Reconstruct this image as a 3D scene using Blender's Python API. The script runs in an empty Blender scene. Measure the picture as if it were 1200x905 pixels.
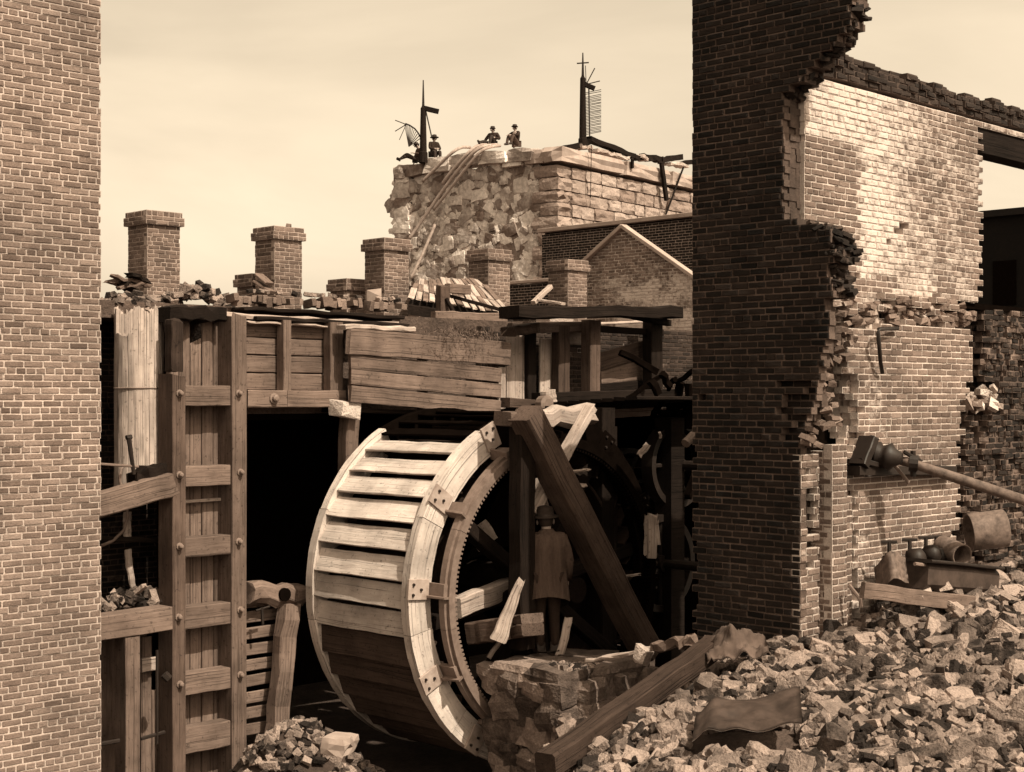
import bpy, bmesh, math, random
from mathutils import Vector, Matrix, Euler, noise
random.seed(1865)
R2 = math.sqrt(2.0)
sc = bpy.context.scene
col = sc.collection

# ---------------------------------------------------------------- camera
CAMZ, FPX, CPX, HPY = 5.0, 1750.0, 600.0, 465.0
cam = bpy.data.cameras.new("camera"); cam.sensor_width = 36.0
cam.lens = 36.0 * FPX / 1200.0; cam.shift_y = 12.5 / 1200.0
cam.clip_start = 0.1; cam.clip_end = 3000.0
camo = bpy.data.objects.new("camera", cam); col.objects.link(camo)
camo.location = (0, 0, CAMZ); camo.rotation_euler = (math.pi/2, 0, -math.pi/4)
sc.camera = camo

# ---------------------------------------------------------------- light
SUN_EL = math.radians(51.0)
TO_SUN = Vector((-0.012, -math.cos(SUN_EL), math.sin(SUN_EL))).normalized()
sun = bpy.data.lights.new("sun", 'SUN'); sun.energy = 3.0; sun.angle = math.radians(0.55)
sun.color = (1.0, 0.90, 0.71)
suno = bpy.data.objects.new("sun", sun); col.objects.link(suno)
suno.location = (6, -20, 40); suno.rotation_euler = TO_SUN.to_track_quat('Z', 'Y').to_euler()

world = bpy.data.worlds.new("World"); sc.world = world; world.use_nodes = True
wn = world.node_tree.nodes; wl = world.node_tree.links; wn.clear()
wo = wn.new('ShaderNodeOutputWorld'); bg = wn.new('ShaderNodeBackground')
sky = wn.new('ShaderNodeTexSky'); sky.sky_type = 'NISHITA'; sky.sun_disc = False
sky.sun_elevation = SUN_EL; sky.sun_rotation = math.pi; sky.dust_density = 3.0; sky.air_density = 1.4
bw = wn.new('ShaderNodeRGBToBW'); wl.new(sky.outputs[0], bw.inputs[0])
tint = wn.new('ShaderNodeMix'); tint.data_type = 'RGBA'; tint.blend_type = 'MULTIPLY'; tint.inputs[0].default_value = 1.0
tint.inputs[7].default_value = (1.0, 0.82, 0.59, 1)
wl.new(bw.outputs[0], tint.inputs[6])
tc = wn.new('ShaderNodeTexCoord'); mp = wn.new('ShaderNodeMapping'); mp.inputs['Scale'].default_value = (1.3, 1.3, 4.6)
mp.inputs['Location'].default_value = (2.1, 0.4, 0.3)
wl.new(tc.outputs['Generated'], mp.inputs[0])
cn = wn.new('ShaderNodeTexNoise'); cn.inputs['Scale'].default_value = 1.7; cn.inputs['Detail'].default_value = 6; cn.inputs['Distortion'].default_value = 0.6
wl.new(mp.outputs[0], cn.inputs['Vector'])
cr = wn.new('ShaderNodeMapRange'); cr.inputs[1].default_value = 0.35; cr.inputs[2].default_value = 0.68; cr.inputs[3].default_value = 1.08; cr.inputs[4].default_value = 0.81
wl.new(cn.outputs[0], cr.inputs[0])
cm = wn.new('ShaderNodeMix'); cm.data_type = 'RGBA'; cm.blend_type = 'MULTIPLY'; cm.inputs[0].default_value = 1.0
wl.new(tint.outputs[2], cm.inputs[6]); wl.new(cr.outputs[0], cm.inputs[7])
wl.new(cm.outputs[2], bg.inputs[0]); bg.inputs[1].default_value = 0.130
wl.new(bg.outputs[0], wo.inputs[0])

sc.render.engine = 'CYCLES'
sc.view_settings.view_transform = 'Standard'; sc.view_settings.look = 'None'
sc.view_settings.gamma = 1.0; sc.view_settings.use_curve_mapping = False
sc.view_settings.exposure = 1.1

# ---------------------------------------------------------------- layout helpers
# world x recedes to the right, world y recedes to the left: the mill's own grid, 45 degrees to the view
def ray(px, py):
    q = (px - CPX) / FPX
    return Vector(((1 + q) / R2, (1 - q) / R2, (HPY - py) / FPX))
def on_y(px, py, y):                     # point of the vertical plane y = const
    v = ray(px, py); t = y / v.y
    return Vector((v.x * t, y, CAMZ + v.z * t))
def on_x(px, py, x):
    v = ray(px, py); t = x / v.x
    return Vector((x, v.y * t, CAMZ + v.z * t))
def at(px, py, d):                       # point at a given depth
    v = ray(px, py)
    return Vector((v.x * d, v.y * d, CAMZ + v.z * d))
def on_plane(px, py, p0, n):
    v = ray(px, py); c = Vector((0, 0, CAMZ))
    t = (Vector(p0) - c).dot(n) / v.dot(n)
    return c + v * t
def rd(r, d, z=0.0): return Vector(((d + r) / R2, (d - r) / R2, z))
def proj(p):
    d = (p[0] + p[1]) / R2; r = (p[0] - p[1]) / R2
    if d < 0.5: return (-9999, -9999)
    return (CPX + FPX * r / d, HPY - FPX * (p[2] - CAMZ) / d)
def U(a, b): return random.uniform(a, b)
def lerp(a, b, t): return a + (b - a) * t
def prof(pts):
    pts = sorted(pts)
    def f(t):
        if t <= pts[0][0]: return pts[0][1]
        for (a, va), (b, vb) in zip(pts, pts[1:]):
            if t <= b: return va + (vb - va) * (t - a) / (b - a)
        return pts[-1][1]
    return f
def sm(t): t = max(0.0, min(1.0, t)); return t * t * (3 - 2 * t)

# ---------------------------------------------------------------- materials
def sep(v, a=1.0):                       # the toned print: darker matter is redder
    t = min(1.0, v / 0.6)
    return (v * 1.06, v * (0.70 + 0.24 * t), v * (0.56 + 0.31 * t), a)
MATS = {}
def new_mat(name, rough=0.9):
    m = bpy.data.materials.new(name); m.use_nodes = True
    nt = m.node_tree; b = nt.nodes['Principled BSDF']; b.inputs['Roughness'].default_value = rough
    b.inputs['Specular IOR Level'].default_value = 0.25
    MATS[name] = m
    return m, nt, b
def node(nt, t, **kw):
    n = nt.nodes.new(t)
    for k, v in kw.items():
        if k.startswith('i_'): n.inputs[k[2:].replace('_', ' ')].default_value = v
        else: setattr(n, k, v)
    return n
def math_n(nt, op, a, b=None, clamp=False):
    n = nt.nodes.new('ShaderNodeMath'); n.operation = op; n.use_clamp = clamp
    for i, s in enumerate((a, b)):
        if s is None: continue
        if isinstance(s, (int, float)): n.inputs[i].default_value = s
        else: nt.links.new(s, n.inputs[i])
    return n.outputs[0]
def mapr(nt, v, a, b, c, d):
    n = nt.nodes.new('ShaderNodeMapRange'); nt.links.new(v, n.inputs[0])
    for i, s in enumerate((a, b, c, d)): n.inputs[i + 1].default_value = s
    return n.outputs[0]
def noise_n(nt, vec, scale, detail=4, rough=0.55, dist=0.0):
    n = nt.nodes.new('ShaderNodeTexNoise'); n.inputs['Scale'].default_value = scale
    n.inputs['Detail'].default_value = detail; n.inputs['Roughness'].default_value = rough; n.inputs['Distortion'].default_value = dist
    if vec is not None: nt.links.new(vec, n.inputs['Vector'])
    return n.outputs[0]
def ramp(nt, fac, stops):
    n = nt.nodes.new('ShaderNodeValToRGB'); e = n.color_ramp.elements
    e[0].position, e[0].color = stops[0]; e[1].position, e[1].color = stops[-1]
    for p, c in stops[1:-1]:
        k = e.new(p); k.color = c
    nt.links.new(fac, n.inputs[0]); return n.outputs[0]
def mixc(nt, fac, a, b, mode='MIX'):
    n = nt.nodes.new('ShaderNodeMix'); n.data_type = 'RGBA'; n.blend_type = mode
    for i, s in ((0, fac), (6, a), (7, b)):
        if isinstance(s, (int, float, tuple)): n.inputs[i].default_value = s
        else: nt.links.new(s, n.inputs[i])
    return n.outputs[2]
def bump(nt, b, h, strength, dist=0.02):
    n = nt.nodes.new('ShaderNodeBump'); n.inputs['Strength'].default_value = strength; n.inputs['Distance'].default_value = dist
    nt.links.new(h, n.inputs['Height']); nt.links.new(n.outputs[0], b.inputs['Normal'])
def tone_wash(nt):
    a = node(nt, 'ShaderNodeAttribute', attribute_name='tone'); oi = node(nt, 'ShaderNodeObjectInfo')
    s1 = nt.nodes.new('ShaderNodeSeparateColor'); s2 = nt.nodes.new('ShaderNodeSeparateColor')
    nt.links.new(a.outputs['Color'], s1.inputs[0]); nt.links.new(oi.outputs['Color'], s2.inputs[0])
    return math_n(nt, 'ADD', s1.outputs[0], s2.outputs[0]), math_n(nt, 'ADD', s1.outputs[1], s2.outputs[1])
def brick_mat(name, lo, hi, washc=0.62, stain=0.35, fine=55):
    m, nt, b = new_mat(name, 0.95)
    g = node(nt, 'ShaderNodeNewGeometry'); pos = g.outputs['Position']
    tone, wash = tone_wash(nt)
    n1 = noise_n(nt, pos, fine, 3); n2 = noise_n(nt, pos, 1.1, 5, 0.6); n3 = noise_n(nt, pos, 9, 4, 0.65)
    t = math_n(nt, 'ADD', tone, math_n(nt, 'MULTIPLY', math_n(nt, 'SUBTRACT', n3, 0.5), 0.7))
    c = ramp(nt, t, [(0.0, sep(lo)), (0.5, sep((lo + hi) / 2)), (1.0, sep(hi))])
    c = mixc(nt, 1.0, c, mapr_col(nt, n2, 0.3, 0.7, 1 - stain, 1 + stain * 0.5), 'MULTIPLY')
    c = mixc(nt, 1.0, c, mapr_col(nt, n1, 0.25, 0.75, 0.75, 1.2), 'MULTIPLY')
    wm = mapr(nt, math_n(nt, 'ADD', math_n(nt, 'MULTIPLY', n3, 0.9), wash), 0.85, 1.15, 0.0, 1.0)
    c = mixc(nt, wm, c, sep(washc))
    nt.links.new(c, b.inputs['Base Color'])
    bump(nt, b, math_n(nt, 'ADD', n1, n3), 0.6, 0.012)
    return m
def mapr_col(nt, v, a, b, c, d):
    o = mapr(nt, v, a, b, c, d); k = nt.nodes.new('ShaderNodeCombineColor')
    for i in range(3): nt.links.new(o, k.inputs[i])
    return k.outputs[0]
def wood_mat(name, v, contrast=0.5, rough=0.85, stain=0.4, grain=14):
    m, nt, b = new_mat(name, rough); b.inputs['Specular IOR Level'].default_value = 0.08
    at_ = node(nt, 'ShaderNodeAttribute', attribute_name='grain'); vec = at_.outputs['Vector']
    oi = node(nt, 'ShaderNodeObjectInfo')
    mp_ = nt.nodes.new('ShaderNodeMapping'); mp_.inputs['Scale'].default_value = (1.1, grain, grain); nt.links.new(vec, mp_.inputs[0])
    g1 = noise_n(nt, mp_.outputs[0], 2.2, 6, 0.65, 0.12); g2 = noise_n(nt, mp_.outputs[0], 5.0, 3, 0.6)
    s1 = noise_n(nt, vec, 2.2, 5, 0.6); sp = noise_n(nt, vec, 22, 2)
    t = math_n(nt, 'ADD', math_n(nt, 'MULTIPLY', g1, 0.65), math_n(nt, 'MULTIPLY', g2, 0.35))
    c = ramp(nt, t, [(0.28, sep(v * (1 - contrast))), (0.5, sep(v)), (0.72, sep(v * (1 + contrast * 0.6)))])
    c = mixc(nt, 1.0, c, mapr_col(nt, s1, 0.3, 0.7, 1 - stain, 1 + stain * 0.35), 'MULTIPLY')
    mp2 = nt.nodes.new('ShaderNodeMapping'); mp2.inputs['Scale'].default_value = (0.35, grain * 4.5, grain * 4.5); nt.links.new(vec, mp2.inputs[0])
    ck = mapr(nt, noise_n(nt, mp2.outputs[0], 1.3, 2, 0.5, 0.08), 0.62, 0.67, 0.0, 1.0)
    c = mixc(nt, 1.0, c, mapr_col(nt, ck, 0, 1, 1.0, 0.5), 'MULTIPLY')
    c = mixc(nt, 1.0, c, mapr_col(nt, sp, 0.62, 0.72, 1.0, 0.55), 'MULTIPLY')
    c = mixc(nt, 1.0, c, mapr_col(nt, oi.outputs['Random'], 0, 1, 0.82, 1.15), 'MULTIPLY')
    nt.links.new(c, b.inputs['Base Color'])
    bump(nt, b, math_n(nt, 'SUBTRACT', t, math_n(nt, 'MULTIPLY', ck, 0.6)), 0.8, 0.012)
    return m
def rock_mat(name, lo, hi, scale=6.0, b_str=0.8, rough=0.95, spread=0.55):
    m, nt, b = new_mat(name, rough)
    g = node(nt, 'ShaderNodeNewGeometry'); pos = g.outputs['Position']; oi = node(nt, 'ShaderNodeObjectInfo')
    isl = math_n(nt, 'FRACT', math_n(nt, 'ADD', g.outputs['Random Per Island'], oi.outputs['Random']))
    n1 = noise_n(nt, pos, scale, 6, 0.65); n2 = noise_n(nt, pos, scale * 7, 3)
    t = math_n(nt, 'ADD', math_n(nt, 'MULTIPLY', n1, 0.8), math_n(nt, 'MULTIPLY', math_n(nt, 'SUBTRACT', isl, 0.5), spread))
    c = ramp(nt, t, [(0.12, sep(lo)), (0.75, sep(hi))])
    c = mixc(nt, 1.0, c, mapr_col(nt, n2, 0.3, 0.7, 0.75, 1.15), 'MULTIPLY')
    nt.links.new(c, b.inputs['Base Color']); bump(nt, b, math_n(nt, 'ADD', n1, n2), b_str, 0.03)
    return m
def plain_mat(name, v, rough=0.7, metal=0.0, var=0.3, scale=8):
    m, nt, b = new_mat(name, rough); b.inputs['Metallic'].default_value = metal
    g = node(nt, 'ShaderNodeNewGeometry'); n1 = noise_n(nt, g.outputs['Position'], scale, 5, 0.65)
    c = ramp(nt, n1, [(0.25, sep(v * (1 - var))), (0.75, sep(v * (1 + var)))])
    nt.links.new(c, b.inputs['Base Color']); bump(nt, b, n1, 0.3, 0.01)
    return m
def cloth_mat(name, v):                       # heavy cloth with hanging folds
    m, nt, b = new_mat(name, 0.95); b.inputs['Specular IOR Level'].default_value = 0.05
    g = node(nt, 'ShaderNodeNewGeometry'); mp_ = nt.nodes.new('ShaderNodeMapping'); mp_.inputs['Scale'].default_value = (9, 9, 1.6); nt.links.new(g.outputs['Position'], mp_.inputs[0])
    f = noise_n(nt, mp_.outputs[0], 1.6, 3, 0.5, 0.5); n1 = noise_n(nt, g.outputs['Position'], 40, 3)
    c = ramp(nt, math_n(nt, 'ADD', math_n(nt, 'MULTIPLY', f, .7), math_n(nt, 'MULTIPLY', n1, .3)), [(0.3, sep(v * .75)), (0.7, sep(v * 1.25))])
    nt.links.new(c, b.inputs['Base Color']); bump(nt, b, f, 1.0, 0.05)
    return m
brick_mat('brick_pale', 0.085, 0.24, 0.42, stain=0.35); brick_mat('brick_dark', 0.004, 0.026, 0.11, stain=0.5); brick_mat('brick_wash_and_sun', 0.085, 0.22, 0.50)
brick_mat('brick_far', 0.07, 0.20, 0.4); brick_mat('brick_soot_shade', 0.008, 0.04, 0.22)
brick_mat('mortar_pale', 0.33, 0.48, 0.46); brick_mat('mortar_dark', 0.035, 0.16, 0.2, stain=0.5); brick_mat('mortar_wash_and_sun', 0.40, 0.56, 0.5)
brick_mat('mortar_far', 0.26, 0.40, .4); brick_mat('mortar_soot_shade', 0.04, 0.09)
rock_mat('rubble', 0.014, 0.28, 6.0, spread=0.8); rock_mat('stone', 0.14, 0.78, 1.1); rock_mat('tower_mortar', 0.10, 0.36, 2.4); rock_mat('ashlar', 0.20, 0.36, 1.4, 0.9); rock_mat('stone_core', 0.06, 0.22, 2.0)
rock_mat('platform_stone', 0.03, 0.24, 4.0); rock_mat('earth', 0.03, 0.10, 3.0); rock_mat('plaster', 0.30, 0.52, 6.0)
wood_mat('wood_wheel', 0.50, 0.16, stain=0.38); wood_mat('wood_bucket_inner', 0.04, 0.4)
wood_mat('wood_grey', 0.15, 0.45); wood_mat('wood_shade', 0.065, 0.4); wood_mat('wood_brown', 0.085, 0.5); wood_mat('wood_dark', 0.014, 0.5); wood_mat('wood_brace', 0.042, 0.45); wood_mat('wood_light', 0.38, 0.35, stain=0.35)
wood_mat('wood_flume', 0.155, 0.38, stain=0.45); wood_mat('stave', 0.40, 0.12, stain=0.45)
plain_mat('iron', 0.016, 0.55, 0.0, 0.4); plain_mat('iron_grey', 0.15, 0.6, 0.0, 0.35); plain_mat('sheet_metal', 0.045, 0.6, 0.0, 0.6, 6)
plain_mat('soot_and_shade', 0.004, 1.0); MATS['soot_and_shade'].node_tree.nodes['Principled BSDF'].inputs['Specular IOR Level'].default_value = 0.0; cloth_mat('coat', 0.065); cloth_mat('trousers', 0.03)  # the soot black also stands in for deep shade
plain_mat('felt', 0.025, 0.9); plain_mat('skin', 0.32, 0.7, 0, 0.1); plain_mat('leather', 0.025, 0.6); plain_mat('hair', 0.03, 0.7)
plain_mat('shirt', 0.5, 0.9); plain_mat('canvas', 0.075, 0.95, 0, 0.6, 4); plain_mat('weed', 0.10, 0.9)
plain_mat('coping_stone', 0.30, 0.9, 0, 0.25, 2.5); plain_mat('drum_metal', 0.30, 0.7, 0, 0.35, 7); plain_mat('rust_metal', 0.10, 0.75, 0, 0.75, 11)

# ---------------------------------------------------------------- mesh building
class MB:
    def __init__(s): s.v = []; s.f = []; s.g = []; s.t = []
    def add(s, vs, fs, gs=None, tone=(0, 0)):
        o = len(s.v); s.v += [Vector(v) for v in vs]; s.f += [tuple(i + o for i in f) for f in fs]
        s.g += list(gs) if gs else [tuple(v) for v in vs]; s.t += [tone] * len(vs)
    def box(s, lo, hi, tone=(0, 0)):
        x0, y0, z0 = lo; x1, y1, z1 = hi
        s.add([(x0,y0,z0),(x1,y0,z0),(x1,y1,z0),(x0,y1,z0),(x0,y0,z1),(x1,y0,z1),(x1,y1,z1),(x0,y1,z1)],
              [(3,2,1,0),(4,5,6,7),(0,1,5,4),(1,2,6,5),(2,3,7,6),(3,0,4,7)], None, tone)
    def mesh(s, M, vs, fs, tone=(0, 0)):
        s.add([M @ Vector(v) for v in vs], fs, None, tone)
    def beam(s, p0, p1, w, h, up=None, seg=5, jit=0.003, bev=0.010, ragged=(0, 0), taper=1.0):
        p0, p1 = Vector(p0), Vector(p1); t = (p1 - p0); L = t.length; t.normalize()
        if up is None: up = Vector((0, 0, 1)) if abs(t.z) < 0.8 else Vector((0, 1, 0))
        a = t.cross(Vector(up)).normalized(); b = a.cross(t)
        bev = min(bev, w * 0.3, h * 0.3)
        sec = [(-w/2+bev,-h/2),(w/2-bev,-h/2),(w/2,-h/2+bev),(w/2,h/2-bev),(w/2-bev,h/2),(-w/2+bev,h/2),(-w/2,h/2-bev),(-w/2,-h/2+bev)]
        off = (U(0, 50), U(0, 50), U(0, 50)); vs = []; gs = []
        for i in range(seg + 1):
            k = i / seg; sc_ = lerp(1.0, taper, k); jx, jy = U(-jit, jit), U(-jit, jit)
            for (u, v) in sec:
                e = 0.0
                if i == 0 and ragged[0]: e = U(0, ragged[0])
                if i == seg and ragged[1]: e = -U(0, ragged[1])
                uu = u * sc_ + jx + U(-jit, jit) * 0.5; vv = v * sc_ + jy + U(-jit, jit) * 0.5
                vs.append(p0 + t * (L * k + e) + a * uu + b * vv); gs.append((L * k + off[0], u + off[1], v + off[2]))
        fs = [(7,6,5,4,3,2,1,0), tuple(seg * 8 + i for i in range(8))]
        for i in range(seg):
            for j in range(8):
                q = (j + 1) % 8; fs.append((i*8+j, i*8+q, (i+1)*8+q, (i+1)*8+j))
        fs = [tuple(reversed(f)) for f in fs]
        s.add(vs, fs, gs)
    def tube(s, pts, rad, n=10, cap=True):
        pts = [Vector(p) for p in pts]; rs = rad if isinstance(rad, (list, tuple)) else [rad] * len(pts)
        o = len(s.v); prev = None; vs = []
        for i, p in enumerate(pts):
            t = (pts[min(i+1, len(pts)-1)] - pts[max(i-1, 0)]).normalized()
            ref = prev if prev is not None else (Vector((0,0,1)) if abs(t.z) < 0.9 else Vector((1,0,0)))
            a = (ref - t * ref.dot(t)).normalized(); b = t.cross(a); prev = a
            for j in range(n):
                th = 2*math.pi*j/n; vs.append(p + (a*math.cos(th) + b*math.sin(th)) * rs[i])
        fs = []
        for i in range(len(pts)-1):
            for j in range(n):
                q = (j+1) % n; fs.append((i*n+j, i*n+q, (i+1)*n+q, (i+1)*n+j))
        if cap: fs += [tuple(reversed(range(n))), tuple((len(pts)-1)*n + j for j in range(n))]
        s.add(vs, fs)
    def lathe(s, c, axis, profl, n=20, a0=0.0, a1=2*math.pi):
        axis = Vector(axis).normalized(); ref = Vector((0,0,1)) if abs(axis.z) < 0.9 else Vector((1,0,0))
        a = (ref - axis*ref.dot(axis)).normalized(); b = axis.cross(a); c = Vector(c); full = abs(a1-a0-2*math.pi) < 1e-6
        m = n if full else n + 1; vs = []; gs = []; k = len(profl)
        for i in range(m):
            th = a0 + (a1-a0)*i/n
            for (r, h) in profl:
                vs.append(c + axis*h + (a*math.cos(th) + b*math.sin(th))*r); gs.append((th*2.0, r, h))
        fs = []
        for i in range(n):
            i2 = (i+1) % m
            for j in range(k-1): fs.append((i*k+j, i2*k+j, i2*k+j+1, i*k+j+1))
        s.add(vs, fs, gs)
    def ring_seg(s, c, r0, r1, y0, y1, a0, a1, n=8, jit=0.0):      # piece of a rim whose axis is y
        vs = []; gs = []; ofs = U(0, 90)
        for i in range(n+1):
            th = lerp(a0, a1, i/n)
            for (r, y) in ((r0,y0),(r1,y0),(r1,y1),(r0,y1)):
                rr = r + U(-jit, jit)
                vs.append((c[0]+rr*math.cos(th), y+U(-jit,jit), c[2]+rr*math.sin(th))); gs.append((ofs+th*r1, r, y))
        fs = [(0,1,2,3), (n*4+3, n*4+2, n*4+1, n*4)]
        for i in range(n):
            for j in range(4):
                q = (j+1) % 4; fs.append((i*4+q, i*4+j, (i+1)*4+j, (i+1)*4+q))
        s.add(vs, fs, gs)

def make_mesh(name, mb, mat, center, smooth=False):
    me = bpy.data.meshes.new(name)
    me.from_pydata([v - center for v in mb.v], [], mb.f)
    ga = me.attributes.new('grain', 'FLOAT_VECTOR', 'POINT'); ga.data.foreach_set('vector', [c for g in mb.g for c in g])
    ta = me.attributes.new('tone', 'FLOAT_COLOR', 'POINT'); ta.data.foreach_set('color', [c for t in mb.t for c in (t[0], t[1], 0.0, 1.0)])
    me.materials.append(MATS[mat] if isinstance(mat, str) else mat)
    if smooth: me.polygons.foreach_set('use_smooth', [True] * len(me.polygons))
    me.update(); return me
WLOC = {}
def place(o, parent, wloc):
    WLOC[o.name] = Vector(wloc); col.objects.link(o)
    if parent is not None:
        o.parent = parent; o.location = Vector(wloc) - WLOC[parent.name]
    else: o.location = wloc
    return o
def tag(o, label=None, cat=None, group=None, kind=None):
    for k, v in (('label', label), ('category', cat), ('group', group), ('kind', kind)):
        if v: o[k] = v
    return o
def obj(name, mb, mat, parent=None, smooth=False, kind=None, base=False):
    lo = [min(v[i] for v in mb.v) for i in range(3)]; hi = [max(v[i] for v in mb.v) for i in range(3)]
    c = Vector(((lo[0]+hi[0])/2, (lo[1]+hi[1])/2, lo[2] if base else (lo[2]+hi[2])/2))
    o = bpy.data.objects.new(name, make_mesh(name, mb, mat, c, smooth)); o.color = (0, 0, 0, 1)
    place(o, parent, c)
    if kind: o['kind'] = kind
    return o
def thing(name, label, cat, loc, group=None):
    o = bpy.data.objects.new(name, None); o.empty_display_size = 0.3
    WLOC.pop(name, None); place(o, None, Vector(loc)); return tag(o, label, cat, group)
def timber(name, parent, p0, p1, w, h, mat='wood_grey', up=None, seg=6, jit=0.003, bev=0.010, ragged=(0, 0), taper=1.0):
    mb = MB(); mb.beam(p0, p1, w, h, up, seg, jit, bev, ragged, taper)
    return obj(name, mb, mat, parent)

# unit bricks (chamfered, uneven) and rocks -----------------------------------
def unit_brick(ch=(0.03, 0.06, 0.08), jit=0.035):
    vs = []; idx = {}
    for sx in (-1, 1):
        for sy in (-1, 1):
            for sz in (-1, 1):
                j = [U(-jit, jit) for _ in range(3)]
                for ax in range(3):
                    p = [sx*0.5, sy*0.5, sz*0.5]
                    for k in range(3):
                        if k != ax: p[k] -= math.copysign(ch[k], p[k])
                        p[k] += j[k] * (0.4 if k == 0 else 1.0) * (0.3 if k == ax else 1.0)
                    idx[(sx, sy, sz, ax)] = len(vs); vs.append(tuple(p))
    me = bmesh.new(); bv = [me.verts.new(v) for v in vs]
    bmesh.ops.convex_hull(me, input=bv)
    out = export_bm(me); me.free(); return out
def export_bm(bm):
    bmesh.ops.delete(bm, geom=[v for v in bm.verts if not v.link_faces], context='VERTS')
    bmesh.ops.recalc_face_normals(bm, faces=bm.faces); bm.verts.index_update()
    return ([tuple(v.co) for v in bm.verts], [tuple(v.index for v in f.verts) for f in bm.faces])
def unit_rock(n=14, boxy=0.6):
    bm = bmesh.new()
    for i in range(n):
        if i < 8:
            p = Vector(((i & 1) - 0.5, ((i >> 1) & 1) - 0.5, ((i >> 2) & 1) - 0.5)) * U(boxy, 1.0)
        else:
            p = Vector((U(-1,1), U(-1,1), U(-1,1))).normalized() * 0.5 * U(0.85, 1.1)
        bm.verts.new(p)
    bmesh.ops.convex_hull(bm, input=bm.verts[:]); out = export_bm(bm); bm.free(); return out
def rough_rock():                            # weathered stone: rounded box with chipped, uneven faces
    bm = bmesh.new(); bmesh.ops.create_cube(bm, size=1.0); bmesh.ops.subdivide_edges(bm, edges=bm.edges[:], cuts=2, use_grid_fill=True)
    o = Vector((U(0, 99), U(0, 99), U(0, 99)))
    for v in bm.verts:
        p = v.co.copy(); q = p.lerp(p.normalized() * .62, .38)
        q *= 1 + .26 * noise.noise(p * 1.7 + o) + .14 * noise.noise(p * 4.2 + o); v.co = q
    bmesh.ops.triangulate(bm, faces=bm.faces[:]); out = export_bm(bm); bm.free(); return out
def rough_block():
    bm = bmesh.new(); bmesh.ops.create_cube(bm, size=1.0); bmesh.ops.subdivide_edges(bm, edges=bm.edges[:], cuts=2, use_grid_fill=True); o = Vector((U(0, 99), U(0, 99), U(0, 99)))
    for v in bm.verts:
        p = v.co.copy(); k = sum(1 for x in p if abs(x) > .49); q = p * (1 - .035 * max(0, k - 1)); v.co = q + Vector((.05 * noise.noise(p * 3 + o), .16 * noise.noise(p * 2.6 + o * 2), .05 * noise.noise(p * 3 - o)))
    bmesh.ops.triangulate(bm, faces=bm.faces[:]); out = export_bm(bm); bm.free(); return out
def frag():                                  # broken brick: box with a corner knocked off
    bm = bmesh.new()
    for i in range(8):
        p = Vector(((i & 1) - 0.5, ((i >> 1) & 1) - 0.5, ((i >> 2) & 1) - 0.5))
        k = U(0.62, 1.0); bm.verts.new((p.x * k + U(-.05,.05), p.y * U(0.75, 1.0), p.z * U(0.8, 1.0)))
    bm.verts.new((U(-.5,.5), U(-.4,.4), 0.5)); bm.verts.new((0.5, U(-.3,.3), U(-.3,.3)))
    bmesh.ops.convex_hull(bm, input=bm.verts[:]); out = export_bm(bm); bm.free(); return out
UB = [unit_brick() for _ in range(7)]; UR = [unit_rock() for _ in range(12)]; UT = [unit_rock(20, .62) for _ in range(14)]; UQ = [rough_block() for _ in range(10)]; UP = [rough_rock() for _ in range(12)]; UF = [frag() for _ in range(10)]
_shared = {}
def shared_mesh(kind, i, mat):
    k = (kind, i, mat)
    if k not in _shared:
        mb = MB(); lib = {'b': UB, 'r': UR, 'f': UF, 't': UT, 'p': UP, 'q': UQ}[kind][i]; mb.add(*lib)
        _shared[k] = make_mesh({'b': 'brick', 'r': 'stone', 'f': 'brick_piece', 't': 'stone', 'p': 'stone', 'q': 'block'}[kind], mb, mat, Vector((0,0,0)))
    return _shared[k]
def inst(name, kind, i, mat, M, parent=None, tone=(0, 0)):
    o = bpy.data.objects.new(name, shared_mesh(kind, i, mat)); o.color = (tone[0], tone[1], 0, 1)
    l, q, s = M.decompose(); place(o, parent, l); o.rotation_mode = 'QUATERNION'; o.rotation_quaternion = q; o.scale = s
    return o
def TRS(c, rot, s): return Matrix.Translation(c) @ (rot.to_matrix().to_4x4() if not isinstance(rot, Matrix) else rot) @ Matrix.Diagonal((*s, 1))

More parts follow.
